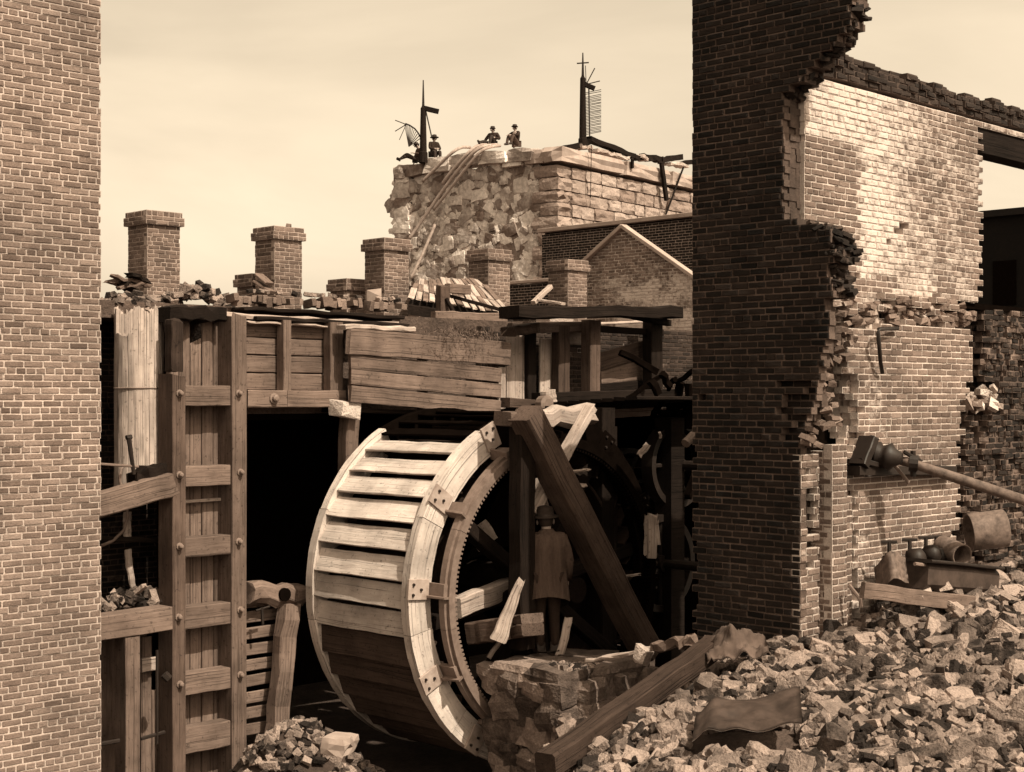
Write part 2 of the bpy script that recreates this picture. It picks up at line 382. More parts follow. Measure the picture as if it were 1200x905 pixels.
# ---------------------------------------------------------------- brickwork
def bricks_in(parent, axis, plane, u0, u1, z0, z1, inside, mats, wythes=1, edge=None, tonef=None, ch=0.068, bl=0.216, limit=300,
              basis=None, window=(0, 0, 1200, 905), far=1, rough=1.0, relief=0.005, scope=None, name='brick', depth=0.105, ulo=None):
    """Courses of single bricks over a bed of mortar. axis 'x': face y=plane towards -y; axis 'y': face x=plane towards -x."""
    W = basis or Matrix.Identity(4); items = []; mort = MB(); nz = int((z1 - z0) / ch); k6 = random.randint(0, 5)
    R0 = Matrix.Rotation(math.pi/2 if axis == 'y' else 0, 4, 'Z')
    def world(u, w, z): return W @ (Vector((u, plane + w, z)) if axis == 'x' else Vector((plane + w, u, z)))
    for k in range(wythes):
        for i in range(nz):
            z = z0 + (i + 0.5) * ch; head = (i + k6) % 6 == 0; m = bl / 2 if head else bl
            ue = ulo(z, k) if ulo else u0
            u = u0 - (m * 0.5 if i % 2 else 0) + (U(-.02, .02) if k == 0 else U(-.1, .1)) - (0.0 if not head else U(0, m))
            while u < u1:
                a, b = max(u, u0, ue), min(u + m, u1); u += m
                if b - a < 0.022: continue
                c = (a + b) / 2
                if not inside(c, z, k): continue
                if k > 0:                    # hidden wythes: only where the face wythe is broken away near by
                    if all(inside(c + du, z + dz, k - 1) for du, dz in ((0.24, 0), (-0.24, 0), (0, 0.14), (0, -0.14), (0, 0))): 
                        w0 = k * 0.115
                        p, q = world(a, w0, z - ch/2), world(b, w0 + 0.115, z + ch/2)
                        if basis is None: mort.box([min(p[j], q[j]) for j in range(3)], [max(p[j], q[j]) for j in range(3)], (0.3, 0))
                        continue
                w0 = k * 0.115 + U(-relief, relief)
                t, ws = tonef(c, z, k) if tonef else (U(0.1, 0.9), 0)
                ex = 0.008 if k == 0 else 0.02
                size = (b - a - 0.014 - U(0, .004), depth, ch - 0.014 - U(0, .003))
                rot = R0 @ Euler((U(-.02,.02)*rough, U(-.01,.01)*rough, U(-.02,.02)*rough)).to_matrix().to_4x4()
                cw = world(c, w0 + depth/2, z)
                M = Matrix.Translation(cw) @ (W.to_3x3().to_4x4()) @ rot @ Matrix.Diagonal((*size, 1))
                items.append((M, random.randrange(len(UB)), (t, ws), k, cw))
                mw = w0 + 0.0065 + U(0, .003) * min(rough, 2)
                if basis is None:
                    p, q = world(a, mw, z - ch/2), world(b, mw + 0.10, z + ch/2)
                    mort.box([min(p[j], q[j]) for j in range(3)], [max(p[j], q[j]) for j in range(3)], (U(.3,.7), ws))
                else:
                    sub = MB(); 
                    lo = (a, plane + mw, z - ch/2) if axis == 'x' else (plane + mw, a, z - ch/2)
                    hi = (b, plane + mw + .1, z + ch/2) if axis == 'x' else (plane + mw + .1, b, z + ch/2)
                    sub.box(lo, hi); mort.add([W @ v for v in sub.v], sub.f, None, (U(.3,.7), ws))
    def score(it):
        px, py = proj(it[4]); d = (it[4].x + it[4].y)
        vis = window[0] <= px <= window[2] and window[1] <= py <= window[3]
        if scope: vis = vis and scope(px, py)
        return (0 if vis else 1000) + (500 if it[3] else 0) + d
    items.sort(key=score)
    n = 0; rest = MB()
    for it in items:
        if n < limit and score(it) < 500:
            inst(name, 'b', it[1], mats[0], it[0], parent, it[2]); n += 1
        else: rest.mesh(it[0], *UB[it[1]], tone=it[2])
    if rest.v: obj('brickwork', rest, mats[0], parent, kind='stuff')
    if mort.v: obj('mortar', mort, mats[1], parent, kind='stuff')
    return n
# ================================================================ ground and terrace
mb = MB(); mb.add([(-600,-600,.2),(900,-600,.2),(900,900,.2),(-600,900,.2)], [(0,1,2,3)])
tag(obj('ground', mb, 'earth'), kind='structure')

def rline(d): return 0.50 if d < 13 else 0.50 + (d - 13) * 0.66
def mound(r, d):
    h = 2.12 + 0.10 * (d - 12) + 0.22 * sm((r - 1.5) / 3.5) * max(0, min(1, (d - 11.5) / 4))
    h += 0.09 * noise.noise(Vector((r * 1.3, d * 1.3, 0))) + 0.05 * noise.noise(Vector((r * 4, d * 4, 7)))
    s = rline(d) - r
    h -= .35 * (1 - sm(-s / 1.3)) * sm((d - 9) / 3)
    if s > 0:
        lowest = 1.0 if (d > 13.6 and r > 0.2) else 0.15
        h = max(lowest, h - 1.25 * s - 0.15 * sm(s * 4))
    return h
mb = MB(); NR, ND = 90, 90
for j in range(ND + 1):
    for i in range(NR + 1):
        r = lerp(-1.8, 10.0, i / NR); d = lerp(3.5, 18.5, j / ND); p = rd(r, d, mound(r, d)); 
        if d > 16.0 and r < 3: p.z = min(p.z, 1.1)
        mb.v.append(p); mb.g.append(tuple(p)); mb.t.append((0, 0))
for j in range(ND):
    for i in range(NR):
        a = j * (NR + 1) + i; mb.f.append((a, a + 1, a + NR + 2, a + NR + 1))
tag(obj('rubble_ground', mb, 'earth', smooth=True), kind='structure')

mb = MB()                                   # raised terrace: roof slab over the dark wheel chamber, solid fill behind
mb.box((10.55, 15.75, 4.78), (24, 45, 6.12)); mb.box((2, 16.95, 0), (10.53, 45, 6.12)); mb.box((10.56, 20.2, 0), (24, 45, 4.76))
mb.box((24.02, 16.2, 0), (60, 45, 5.6))
tag(obj('terrace', mb, 'earth'), kind='structure')
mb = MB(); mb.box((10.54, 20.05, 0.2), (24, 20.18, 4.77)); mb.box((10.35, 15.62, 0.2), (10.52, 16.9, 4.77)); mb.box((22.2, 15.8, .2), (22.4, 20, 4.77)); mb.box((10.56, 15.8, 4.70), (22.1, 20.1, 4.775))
tag(obj('chamber_wall', mb, 'soot_and_shade'), kind='structure')  # walls coloured black to deepen the shade in the chamber

# ================================================================ brick walls
# --- pale pier
T = thing('brick_pier', 'tall pale brick pier with light mortar joints, sunlit, beside the timber sluice gate', 'brick pier', (7, 14.6, 0.2))
LW = lambda c, z, k: (max(0.02, min(1, random.gauss(.45, .17))), 0.10 + 0.16 * sm((3.2 - z) / 2.2) + 0.10 * noise.noise(Vector((c * .9, z * .7, 3))))
bricks_in(T, 'x', 14.42, 5.9, 8.20, 0.2, 9.7, lambda u, z, k: True, ('brick_pale', 'mortar_pale'), 1, tonef=LW)
mb = MB(); mb.box((5.85, 14.53, .2), (8.185, 15.3, 9.68)); obj('pier_core', mb, 'mortar_dark', T)

# --- dark pier: the shaded wall with a ragged broken edge, shade also put into its brick colour
T = thing('ruined_brick_pier', 'tall dark shaded brick pier with a ragged broken edge, standing in rubble', 'brick pier', (12.9, 9.2, 2.4))
E_PY = prof([(-60,1010),(24,995),(40,985),(55,974),(62,963),(72,958),(85,946),(98,936),(106,918),(258,918),(265,960),(275,973),(300,977),(318,968),(345,979),(352,966),
             (372,970),(400,968),(425,962),(440,955),(470,958),(490,949),(505,945),(515,939),(530,934),(745,939),(900,941)])
L_PY = prof([(-60,800),(30,802),(55,806),(62,809),(300,812),(900,817)])
def edge_dark(z, k):
    y = 8.4; 
    for _ in range(4):
        py = proj((12.65, y, z))[1]; q = (E_PY(py) - CPX) / FPX; y = 12.65 * (1 - q) / (1 + q)
    h = noise.noise(Vector((z * 2.6, k * .9, 1.3))); j = U(-.035, .035)
    if 262 < py < 520: y += (.05 * k if py > 345 else -.015 * k) + .10 * h * (1 if py > 345 else .5) + j
    else: y += .02 * k * (1 if py < 106 else 0) + j * (.9 if py < 106 else .3)
    return y
def in_dark(u, z, k):
    px, py = proj((12.65, u, z)); h = noise.noise(Vector((z * 7, u * 5, k)))
    if px < L_PY(py): return False
    if k == 0 and 918 < px < 952 and 448 < py < 514 and h > -0.30: return False
    if k == 0 and 821 < px < 829 and 446 < py < 471: return False
    return True
DT = lambda c, z, k: (max(0.02, min(1, random.gauss(.42, .22) + .25 * noise.noise(Vector((c, z * .8, 9))))), 0.30 * max(0, noise.noise(Vector((c * 1.7, z * 1.1, 4)))) + (.14 if k else 0))
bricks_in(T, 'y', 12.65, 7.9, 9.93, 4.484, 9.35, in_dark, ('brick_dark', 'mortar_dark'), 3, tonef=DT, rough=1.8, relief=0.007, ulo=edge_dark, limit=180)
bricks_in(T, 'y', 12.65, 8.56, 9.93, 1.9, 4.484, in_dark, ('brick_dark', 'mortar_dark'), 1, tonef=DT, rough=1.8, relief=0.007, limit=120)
bricks_in(T, 'x', 8.555, 12.662, 13.0, 1.9, 4.45, lambda u, z, k: not (12.74 < u < 12.9 and noise.noise(Vector((u * 4, z * 3, 2))) > -.05), ('brick_wash_and_sun', 'mortar_wash_and_sun'), 1, tonef=lambda c, z, k: (U(.1, .8), U(.2, .42)), rough=3, relief=.012)  # end face in paler brick for the sun on it
for i in range(110):                        # snapped bricks and mortar lumps in the torn edge
    py = U(10, 108) if i < 40 else U(262, 345); z_ = 5 - (py - 465) * 15.0 / 1750; k_ = U(0, 2.6)
    p = Vector((12.68 + k_ * .115, edge_dark(z_, int(k_)) + U(-.03, .05), z_))
    inst('brick', random.choice('ffp'), random.randrange(10), 'brick_dark', TRS(p, Euler((U(-.5,.5), U(-.5,.5), U(-.8,.8))), (U(.06,.14), U(.06,.13), U(.03,.06))), T, (U(.2, 1), U(0, .5)))
mb = MB(); mb.box((12.76, 8.66, 1.9), (12.99, 9.9, 4.47)); obj('core', mb, 'mortar_dark', T)
mb = MB(); mb.box((12.99, 8.8, 4.5), (13.1, 9.9, 9.0)); obj('back', mb, 'mortar_dark', T)

# --- whitewashed wall
T = thing('whitewashed_wall', 'sunlit brick wall with peeling whitewash and a crack, broken along its top', 'brick wall', (15, 8.9, 6.1))
def wash(c, z, k):
    px, py = proj((c, 8.7, z)); n = noise.noise(Vector((c * 1.3, z * 1.3, 2))); n2 = noise.noise(Vector((c * 5, z * 5, 6)))
    bare = sm((1012 - px) / 6) * sm((py - (150 + 0.3 * (px - 933))) / 8) * (1 - 0.5 * sm((px - 985) / 20) * sm((py - 240) / 40))
    w = 0.64 - 0.46 * bare + 0.16 * n + 0.14 * n2
    if px > 1040: w -= 0.28 * sm((px - 1040) / 60) * (0.5 + sm((n + .1) * 3)) * (1 - sm((py - 300) / 25) * sm((1110 - px) / 30) * .8)
    if px < 1050 and py > 325 and px > 1000: w -= .3
    return (max(0.02, min(1, random.gauss(.45, .2))), w)
def in_white(u, z, k):
    if 16.64 < u < 19.4 and z < 8.26: return False
    px, py = proj((u, 8.7, z))
    crack = prof([(190,1088),(230,1080),(262,1062),(290,1040),(310,1012),(330,1006)])
    if k == 0 and 215 < py < 330 and abs(px - crack(py)) < 3.5 and random.random() < .30: return False
    return True
bricks_in(T, 'x', 8.70, 12.95, 20.5, 6.13, 8.36, in_white, ('brick_wash_and_sun', 'mortar_wash_and_sun'), 2, tonef=wash, scope=lambda px, py: px < 1150)
mb = MB(); mb.box((13.12, 8.95, 6.15), (16.6, 9.1, 8.33)); mb.box((19.45, 8.95, 6.15), (20.4, 9.1, 8.33)); obj('wall_core', mb, 'mortar_dark', T)
mb = MB(); mb.beam((16.5, 8.86, 8.09), (19.6, 8.86, 8.09), .26, .31); obj('lintel', mb, 'wood_dark', T)
top = MB()                                   # sooty broken courses of the parapet
TP = prof([(12.9,.16),(13.3,.24),(13.8,.27),(14.3,.26),(14.6,.2),(15.1,.25),(15.5,.22),(16,.25),(16.4,.18),(17,.24),(20.5,.22)])
bricks_in(T, 'x', 8.735, 12.95, 20.5, 8.365, 8.80, lambda u, z, k: z < 8.36 + TP(u) + .10 * noise.noise(Vector((u * 3.2, 0, k * 5))) + .05 * k, ('brick_soot_shade', 'mortar_soot_shade'), 3,
          tonef=lambda c, z, k: (U(.2, 1), 0.30 if random.random() < .15 else .1), rough=7, relief=0.03, limit=120)

# --- lower wall under the broken ledge
T = thing('mill_wall', 'sunlit brick wall below the whitewashed storey, with a tall dark hole and iron shaft', 'brick wall', (14.5, 8.7, 2.6))
RE = prof([(340,1150),(365,1141),(400,1135),(420,1143),(450,1136),(470,1131),(490,1123),(500,1131),(520,1123),(560,1121),(700,1122)])
def in_low(u, z, k):
    px, py = proj((u, 8.5, z)); h = noise.noise(Vector((u * 6, z * 12, k * 2.2 + 5)))
    if px > RE(py) + h * 4 + k * 1.5: return False
    if py < 383 and k == 0 and h > -0.28: return False
    if py < 372 and k == 1 and h > 0.12: return False
    L = prof([(380,985),(405,988),(430,990),(520,1000),(900,1012)])(py)
    if px < L + h * 6: return False
    c = prof([(428,1004),(440,997),(470,999),(520,996)])(py); w = prof([(428,0),(440,7),(455,9),(458,6),(490,11),(520,12)])(py)
    if 428 < py < 520 and abs(px - c) < w: return k > 2
    if 1008 < px < 1112 and 547 < py < 556 and k < 2: return False
    return True
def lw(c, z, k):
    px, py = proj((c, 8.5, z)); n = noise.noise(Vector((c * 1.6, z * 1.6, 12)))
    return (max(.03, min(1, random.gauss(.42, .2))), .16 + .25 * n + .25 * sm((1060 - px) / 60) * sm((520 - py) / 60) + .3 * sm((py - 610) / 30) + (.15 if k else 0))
bricks_in(T, 'x', 8.50, 13.0, 16.1, 2.45, 6.13, in_low, ('brick_wash_and_sun', 'mortar_wash_and_sun'), 3, tonef=lw)
mb = MB(); mb.box((13.15, 8.86, 2.5), (15.4, 8.98, 6.1)); obj('wall_core', mb, 'soot_and_shade', T)  # black core stands in for the dark inside the tall hole
for i in range(150):                        # broken brick ends along the ledge and the torn edge
    if i < 100: px = U(985, 1140); py = U(352, 380); p = on_y(px, py, 8.5 + U(.02, .14))
    else: py = U(350, 520); px = E_PY(py) + U(4, 30); p = on_y(px, py, 8.45 + U(0, .1))
    inst('brick', 'f', random.randrange(10), 'brick_wash_and_sun', TRS(p, Euler((U(-.5,.5), U(-.4,.4), U(-.6,.6))), (U(.08,.17), U(.08,.14), U(.045,.065))), T, (U(.1,.9), U(.1,.42)))

def pil(name, label, x0, x1, y, zt):
    t = thing(name, label, 'brick pilaster', ((x0 + x1) / 2, y + .1, 2.4))
    bricks_in(t, 'x', y, x0, x1, 2.2, zt, lambda u, z, k: z < zt - .14 * abs(noise.noise(Vector((u * 5, k, 3)))), ('brick_wash_and_sun', 'mortar_wash_and_sun'), 1, tonef=lambda c, z, k: (U(.1, .8), U(.05, .28)))
    bricks_in(t, 'y', x0, y + .012, y + .32, 2.2, zt - .07, lambda u, z, k: True, ('brick_wash_and_sun', 'mortar_wash_and_sun'), 1, tonef=lambda c, z, k: (U(.1, .8), .1))
    mb = MB(); mb.box((x0 + .1, y + .1, 2.2), (x1, y + .4, zt - .15)); obj('core', mb, 'mortar_dark', t)
pil('brick_pilaster', 'narrow brick pilaster against the dark pier with a lit face and broken foot', 13.00, 13.27, 8.40, 4.55)
pil('brick_pilaster', 'short broken brick stub between the lit pilaster and the lower wall', 13.33, 13.46, 8.46, 4.0)

# --- torn jambs beyond the doorway at the far end
T = thing('torn_brick_jamb', 'torn brick jambs of a burnt doorway past the end of the lower wall', 'brick wall', (17, 9.0, 2.8))
bricks_in(T, 'x', 8.74, 15.35, 19.5, 2.6, 6.08, lambda u, z, k: (16.38 + .04 * k < u + .07 * noise.noise(Vector((z * 9, k, 0))) < 16.60) and z < 4.75 + .1 * k or (16.82 + .10 * noise.noise(Vector((z * 8, k, 8))) < u) and (z < 4.9 or z > 5.15 + .1 * k or u > 17.1),
          ('brick_dark', 'mortar_dark'), 3, tonef=lambda c, z, k: (U(.2, 1.2), U(.0, .6)), rough=9, relief=.04, scope=lambda px, py: px > 1115)
mb = MB(); mb.box((15.3, 9.3, 2.6), (19.6, 9.45, 6.1)); mb.box((15.3, 8.9, 2.6), (15.5, 9.3, 6.1)); mb.box((15.3, 8.75, 6.05), (19.6, 9.3, 6.12)); obj('shade_backing', mb, 'soot_and_shade', T)  # black sheets stand in for the shade inside the doorway
for i in range(26):
    p = on_y(U(1125, 1168), U(455, 480), 8.55 + U(0, .25)); 
    inst('brick', 'f', i % 10, 'plaster' if i % 3 else 'brick_wash_and_sun', TRS(p, Euler((U(-1,1), U(-1,1), U(-1,1))), (U(.1,.22), U(.08,.15), U(.05,.09))), T, (U(.2,.9), .3))

# --- retaining wall of the terrace (left of the stave pipe, and behind the timber frame)
T = thing('retaining_wall', 'brick retaining wall darkened for shade behind the timber frame', 'brick wall', (18, 15.8, 4.8))
bricks_in(T, 'x', 15.62, 15.0, 23.9, 4.80, 6.12, lambda u, z, k: z < 6.12 - .25 * abs(noise.noise(Vector((u * 1.4, 0, 1)))), ('brick_soot_shade', 'mortar_soot_shade'), 1, tonef=lambda c, z, k: (U(.2, 1), .35 if random.random() < .12 else .1),
          scope=lambda px, py: px > 600)  # brick darkened to stand in for shade that does not fall here
T = thing('retaining_wall', 'dark brick wall behind the round wooden stave pipe', 'brick wall', (9.5, 16.9, 0.2))
bricks_in(T, 'x', 16.80, 7.5, 10.5, 2.0, 6.15, lambda u, z, k: True, ('brick_dark', 'mortar_dark'), 1, tonef=lambda c, z, k: (U(0, 1), U(.1, .4)), scope=lambda px, py: 115 < px < 205, limit=150)

# ================================================================ chimneys on the terrace
def chimney(label, px, pytop, pybase, y, w, group, cap=True):
    # px: the front corner edge between the dark and the lit face
    c = on_y(px, pytop, y); zt = c.z; zb = on_y(px, pybase, y).z - .35; x0 = c.x
    t = thing('chimney', label, 'chimney', (x0 + w/2, y + w/2, zb), group)
    tf = lambda c, z, k: (max(.02, min(1, random.gauss(.45, .22))), .12 + .12 * noise.noise(Vector((c * 2, z * 2, x0))))
    cz = .235 if cap else 0
    for (zz0, zz1, g) in ([(zb, zt - .30, 0.0), (zt - .299, zt - .16, .055), (zt - .159, zt - .07, .03)] if cap else [(zb, zt, 0)]):
        n = max(1, round((zz1 - zz0) / .07)); ch = (zz1 - zz0) / n
        bricks_in(t, 'x', y - g, x0 - g, x0 + w + g, zz0, zz1 + .001, lambda u, z, k: True, ('brick_far', 'mortar_far'), 1, tonef=tf, ch=ch, limit=160)
        bricks_in(t, 'y', x0 - g, y - g + .012, y + w + g, zz0, zz1 + .001, lambda u, z, k: True, ('brick_far', 'mortar_far'), 1, tonef=tf, ch=ch, limit=160)
        mb = MB(); mb.box((x0 - g + .09, y - g + .09, zz0), (x0 + w + g, y + w + g, zz1)); obj('core', mb, 'brick_far', t)
    return t
G = 'brick chimneys in a row on the terrace'
CY = 21.6
chimney('capped brick chimney beside the heap of broken roof boards, tallest in the row', 173, 241, 335, CY, .62, G)
chimney('capped brick chimney with a loose brick tilted on its cap', 322, 260, 347, CY, .60, G)
chimney('capped brick chimney in front of the left edge of the stone tower', 451, 274, 357, CY, .60, G)
chimney('capped brick chimney in front of the stone tower, beside the tilted shingle roof', 573, 287, 362, CY, .60, G)
chimney('capped brick chimney standing close to the brick gable', 666, 300, 360, CY, .60, G)
chimney('low brick chimney stub half hidden behind the chimney with the loose brick', 296, 316, 345, 22.6, .5, 'short brick chimneys')
chimney('low capped brick chimney stub standing alone before the sky', 407, 322, 353, 22.6, .55, 'short brick chimneys')
chimney('low capped brick chimney stub behind the tilted shingle roof', 492, 330, 352, 23.2, .75, 'short brick chimneys')
p = on_y(338, 259, CY + .3); p.z = on_y(322, 260, CY).z - .035; tag(inst('brick', 'f', 2, 'brick_far', TRS(p, Euler((.2, .5, .9)), (.2, .1, .07)), None, (.5, .1)), 'loose brick lying tilted on top of a chimney cap', 'brick')

# ================================================================ back buildings
def far_wall(name, label, cat, axis, plane, u0, u1, z0, z1, inside, tonef, basis=None, mats=('brick_far', 'mortar_far'), limit=150):
    t = thing(name, label, cat, ((u0 + u1)/2, plane, z0) if axis == 'x' else (plane, (u0 + u1)/2, z0))
    bricks_in(t, axis, plane, u0, u1, z0, z1, inside, mats, 1, tonef=tonef, limit=limit, ch=.085, bl=.26); return t
# gable: faces -x, sunlight painted in as pale wash
GX = 28.0; pk = on_x(731, 268, GX); gl = on_x(664, 316, GX); gr = on_x(836, 338, GX)
def in_gable(u, z, k):
    return z < pk.z - abs(u - pk.y) * .62
gt = thing('brick_gable', 'mottled brick gable wall with painted-in sunlight and pale sloping copings, behind the dark roof beam', 'building', (GX, pk.y, 6))
bricks_in(gt, 'y', GX, gr.y - .3, gl.y + .3, 5.6, pk.z, in_gable, ('brick_wash_and_sun', 'mortar_wash_and_sun'), 1, tonef=lambda c, z, k: (U(.15, 1), 0.16 + .48 * sm((pk.y + 1.6 - c) / 2.0) * sm((8.4 - z) / .8) + .3 * noise.noise(Vector((c * 2, z * 3, 0)))), ch=.075, limit=300, rough=5, relief=.014)
for s, e in ((1, gl.y + .35), (-1, gr.y - .3)):
    timber('coping', gt, (GX - .02, pk.y, pk.z + .06), (GX - .02, e, pk.z + .06 - abs(e - pk.y) * .62), .22, .09, 'coping_stone')
timber('post', gt, on_x(682, 364, GX - .4), on_x(682, 335, GX - .4), .16, .16, 'wood_dark')

# long brick building with stone cornice
BX = 36.0; b0 = on_x(812, 250, BX); b1 = on_x(640, 264.5, BX)
bt = thing('brick_building', 'long dark brick building with a pale stone cornice, below the stone tower', 'building', (BX, 30, 5))
bricks_in(bt, 'y', BX, b0.y - 4, b1.y + .2, 6.5, b0.z - .12, lambda u, z, k: True, ('brick_dark', 'mortar_far'), 1, tonef=lambda c, z, k: (U(.2, 1), .1), ch=.085, bl=.26, limit=300, scope=lambda px, py: 640 < px < 815)
timber('cornice', bt, (BX - .03, b0.y - 4, b0.z - .05), (BX - .03, b1.y + .25, b0.z - .05), .3, .13, 'coping_stone')
mb = MB(); mb.box((BX + .1, b0.y - 4, 5), (BX + 3, b1.y + .15, b0.z - .1)); obj('building_body', mb, 'brick_dark', bt)
LX = 30.5; l0 = on_x(650, 328, LX); l1 = on_x(588, 331, LX)
lt = thing('low_brick_house', 'low dark brick house with a thin stone eave between two chimneys', 'building', (LX, l1.y - 1, 5))
bricks_in(lt, 'y', LX, l0.y - 1.2, l1.y + .6, 6.2, l0.z - .06, lambda u, z, k: True, ('brick_dark', 'mortar_far'), 1, tonef=lambda c, z, k: (U(.2, 1), .1), ch=.08, bl=.24, limit=200)
timber('eave', lt, (LX - .03, l0.y - 1.2, l0.z), (LX - .03, l1.y + .6, l0.z), .25, .09, 'coping_stone')
mb = MB(); mb.box((LX + .1, l0.y - 1.2, 5), (LX + 2.2, l1.y + .55, l0.z - .05)); obj('house_body', mb, 'brick_dark', lt)

# tilted shingle roof wreck
rt = thing('collapsed_roof', 'tilted collapsed roof of split wooden shingles between two chimneys', 'roof', at(545, 362, 26))
q0, q1, q2, q3 = at(478, 352, 25.2), at(603, 372, 25.6), at(560, 330, 28.5), at(488, 332, 28.5)
mb = MB(); dn = Vector((0, 0, -.08)); mb.add([q0 + dn, q1 + dn, q2 + dn, q3 + dn, q0 + dn*3, q1 + dn*3, q2 + dn*3, q3 + dn*3], [(0,1,2,3),(7,6,5,4),(0,4,5,1),(1,5,6,2),(2,6,7,3),(3,7,4,0)]); obj('roof_deck', mb, 'wood_dark', rt)
for i in range(15):
    a, b = i / 15, (i + .86) / 15
    for k in range(3):
        s0, s1 = k / 3, (k + 1.15) / 3
        P0 = q0.lerp(q1, (a + b) / 2); P1 = q3.lerp(q2, (a + b) / 2); w = (q1 - q0).length / 15 * lerp(.9, .75, s0)
        o = Vector((0, 0, .02 + .02 * (k % 2) + U(0, .02)))
        timber('shingle', rt, P0.lerp(P1, s0) + o, P0.lerp(P1, min(1, s1)) + o + Vector((0, 0, U(0, .05))), w * U(.8, 1), .025, 'wood_light' if random.random() < .6 else 'wood_grey', up=(q1 - q0).cross(q3 - q0).normalized() * (1 if (q1 - q0).cross(q3 - q0).z > 0 else -1), seg=2, jit=.008, ragged=(.12, 0))
bt2 = thing('leaning_rafter', 'thin dark rafter leaning across the collapsed shingle roof', 'timber', at(560, 360, 25))
timber('rafter', bt2, at(527, 347, 25.3), at(598, 366, 25.0), .09, .06, 'wood_dark')
t = thing('roof_post', 'short grey post with a crosspiece before the shingle roof', 'post', at(520, 372, 24.5))
timber('post', t, at(519, 374, 24.6), at(519, 334, 24.6), .2, .14, 'wood_brown', ragged=(0, .05)); timber('brace', t, at(523, 350, 24.55), at(533, 369, 24.5), .06, .06, 'wood_dark'); timber('crosspiece', t, at(524, 338, 24.7), at(549, 340, 25.4), .1, .16, 'wood_grey')
# low white-edged rafter pair
t = thing('broken_rafter', 'broken pale rafter slanting up beside the low brick house', 'timber', at(640, 355, 27))
timber('rafter', t, at(625, 355, 27), at(645, 336, 27.4), .1, .08, 'wood_light'); timber('splinter', t, at(632, 352, 26.9), at(660, 356, 26.6), .16, .05, 'plaster')

# distant building seen through the window of the whitewashed wall
t = thing('distant_building', 'distant dark building with a parapet, seen past the end of the whitewashed wall', 'building', at(1160, 350, 70))
mb = MB(); p = at(1120, 262, 70); q = at(1260, 262, 62)
mb.box((p.x - 1, q.y - 12, 4), (p.x + 8, p.y, p.z)); obj('wall', mb, 'brick_dark', t)
mb = MB(); mb.box((p.x - 1.3, q.y - 12, p.z), (p.x + 8, p.y + .2, p.z + .3)); obj('parapet', mb, 'brick_soot_shade', t)
for k in range(6):
    mb = MB(); y = p.y - 3.5 - k * 2.6; mb.box((p.x - 1.06, y, p.z - 4), (p.x - .97, y + 1.1, p.z - 2)); w_ = obj('window', mb, 'soot_and_shade', t)
# ================================================================ stone tower
TA = math.atan2(.127, .99); C0 = rd(1.8, 60.0); 
TW = Matrix.Translation((C0.x, C0.y, 0)) @ Matrix.Rotation(TA, 4, 'Z')      # local x along the ashlar face, local y along the rubble face
E1 = TW.to_3x3() @ Vector((1, 0, 0)); E2 = TW.to_3x3() @ Vector((0, 1, 0))
def tow(x, y, z): return TW @ Vector((x, y, z))
def face_l(px, py, off=0.0): return on_plane(px, py, C0 - E1 * off, E1)      # on the rubble face (normal -E1), off = distance in front
def face_r(px, py, off=0.0): return on_plane(px, py, C0 - E2 * off, E2)
def loc(p): return TW.inverted() @ p
T = thing('stone_tower', 'tall ruined stone tower with rough rubble side, corner blocks and stone cornice', 'tower', tow(4, 4, 5))
ytop = loc(face_l(462, 200)).y; zt = loc(face_r(652, 190)).z
mb = MB(); core = [(.16, .08, 4), (12, .08, 4), (12, ytop - .1, 4), (.16, ytop - .1, 4), (.16, .08, zt - .1), (12, .2, zt - .1), (12, ytop - .1, zt - .1), (.16, ytop - .1, zt - .1)]
mb.add([TW @ Vector(v) for v in core], [(3,2,1,0),(4,5,6,7),(0,1,5,4),(1,2,6,5),(2,3,7,6),(3,0,4,7)]); obj('core', mb, 'tower_mortar', T)
items = []
z = 5.6
PT = prof([(0, zt)] + [(loc(face_l(px, py)).y, face_l(px, py).z - .15) for px, py in ((640,179),(600,179),(560,181),(535,184),(515,190),(500,193),(480,196),(458,203))])
while z < zt + 1.6:
    y = U(-.2, .1); 
    while y < ytop:
        big = random.random() < .3; w = U(.42, .8) if big else U(.2, .42); h = U(.36, .55) if big else U(.18, .34)
        if y < .85: y = .85 + U(0, .2)
        yc = y + w / 2; zc = z + U(-.18, .18)
        if zc + h/2 < PT(yc) + .1:
            dep = U(.2, .3); slab = sm((yc - (ytop - 1.1)) / .3)
            proud = U(-.02, .07) + .10 * slab - (.14 if 2.0 < yc < 3.0 and random.random() < .7 else 0)
            items.append((TW @ Matrix.Translation((.22 - proud, yc, zc)) @ Euler((U(-.6,.6), U(-.07,.07), U(-.07,.07))).to_matrix().to_4x4() @ Matrix.Diagonal((dep, w * 1.1, h * 1.2, 1)), w * h))
        y += w * .93
    z += .235
items.sort(key=lambda it: -it[1] * (1 if proj(it[0].translation)[1] < 345 and proj(it[0].translation)[0] < 640 else .01))
rest = MB()
for n, (M, a) in enumerate(items):
    if n < 300: inst('rubble_stone', 'p', random.randrange(12), 'stone', M, T)
    else: rest.mesh(M, *UP[random.randrange(12)])
obj('rubble_masonry', rest, 'stone', T, kind='stuff')
z = 5.8; row = 0
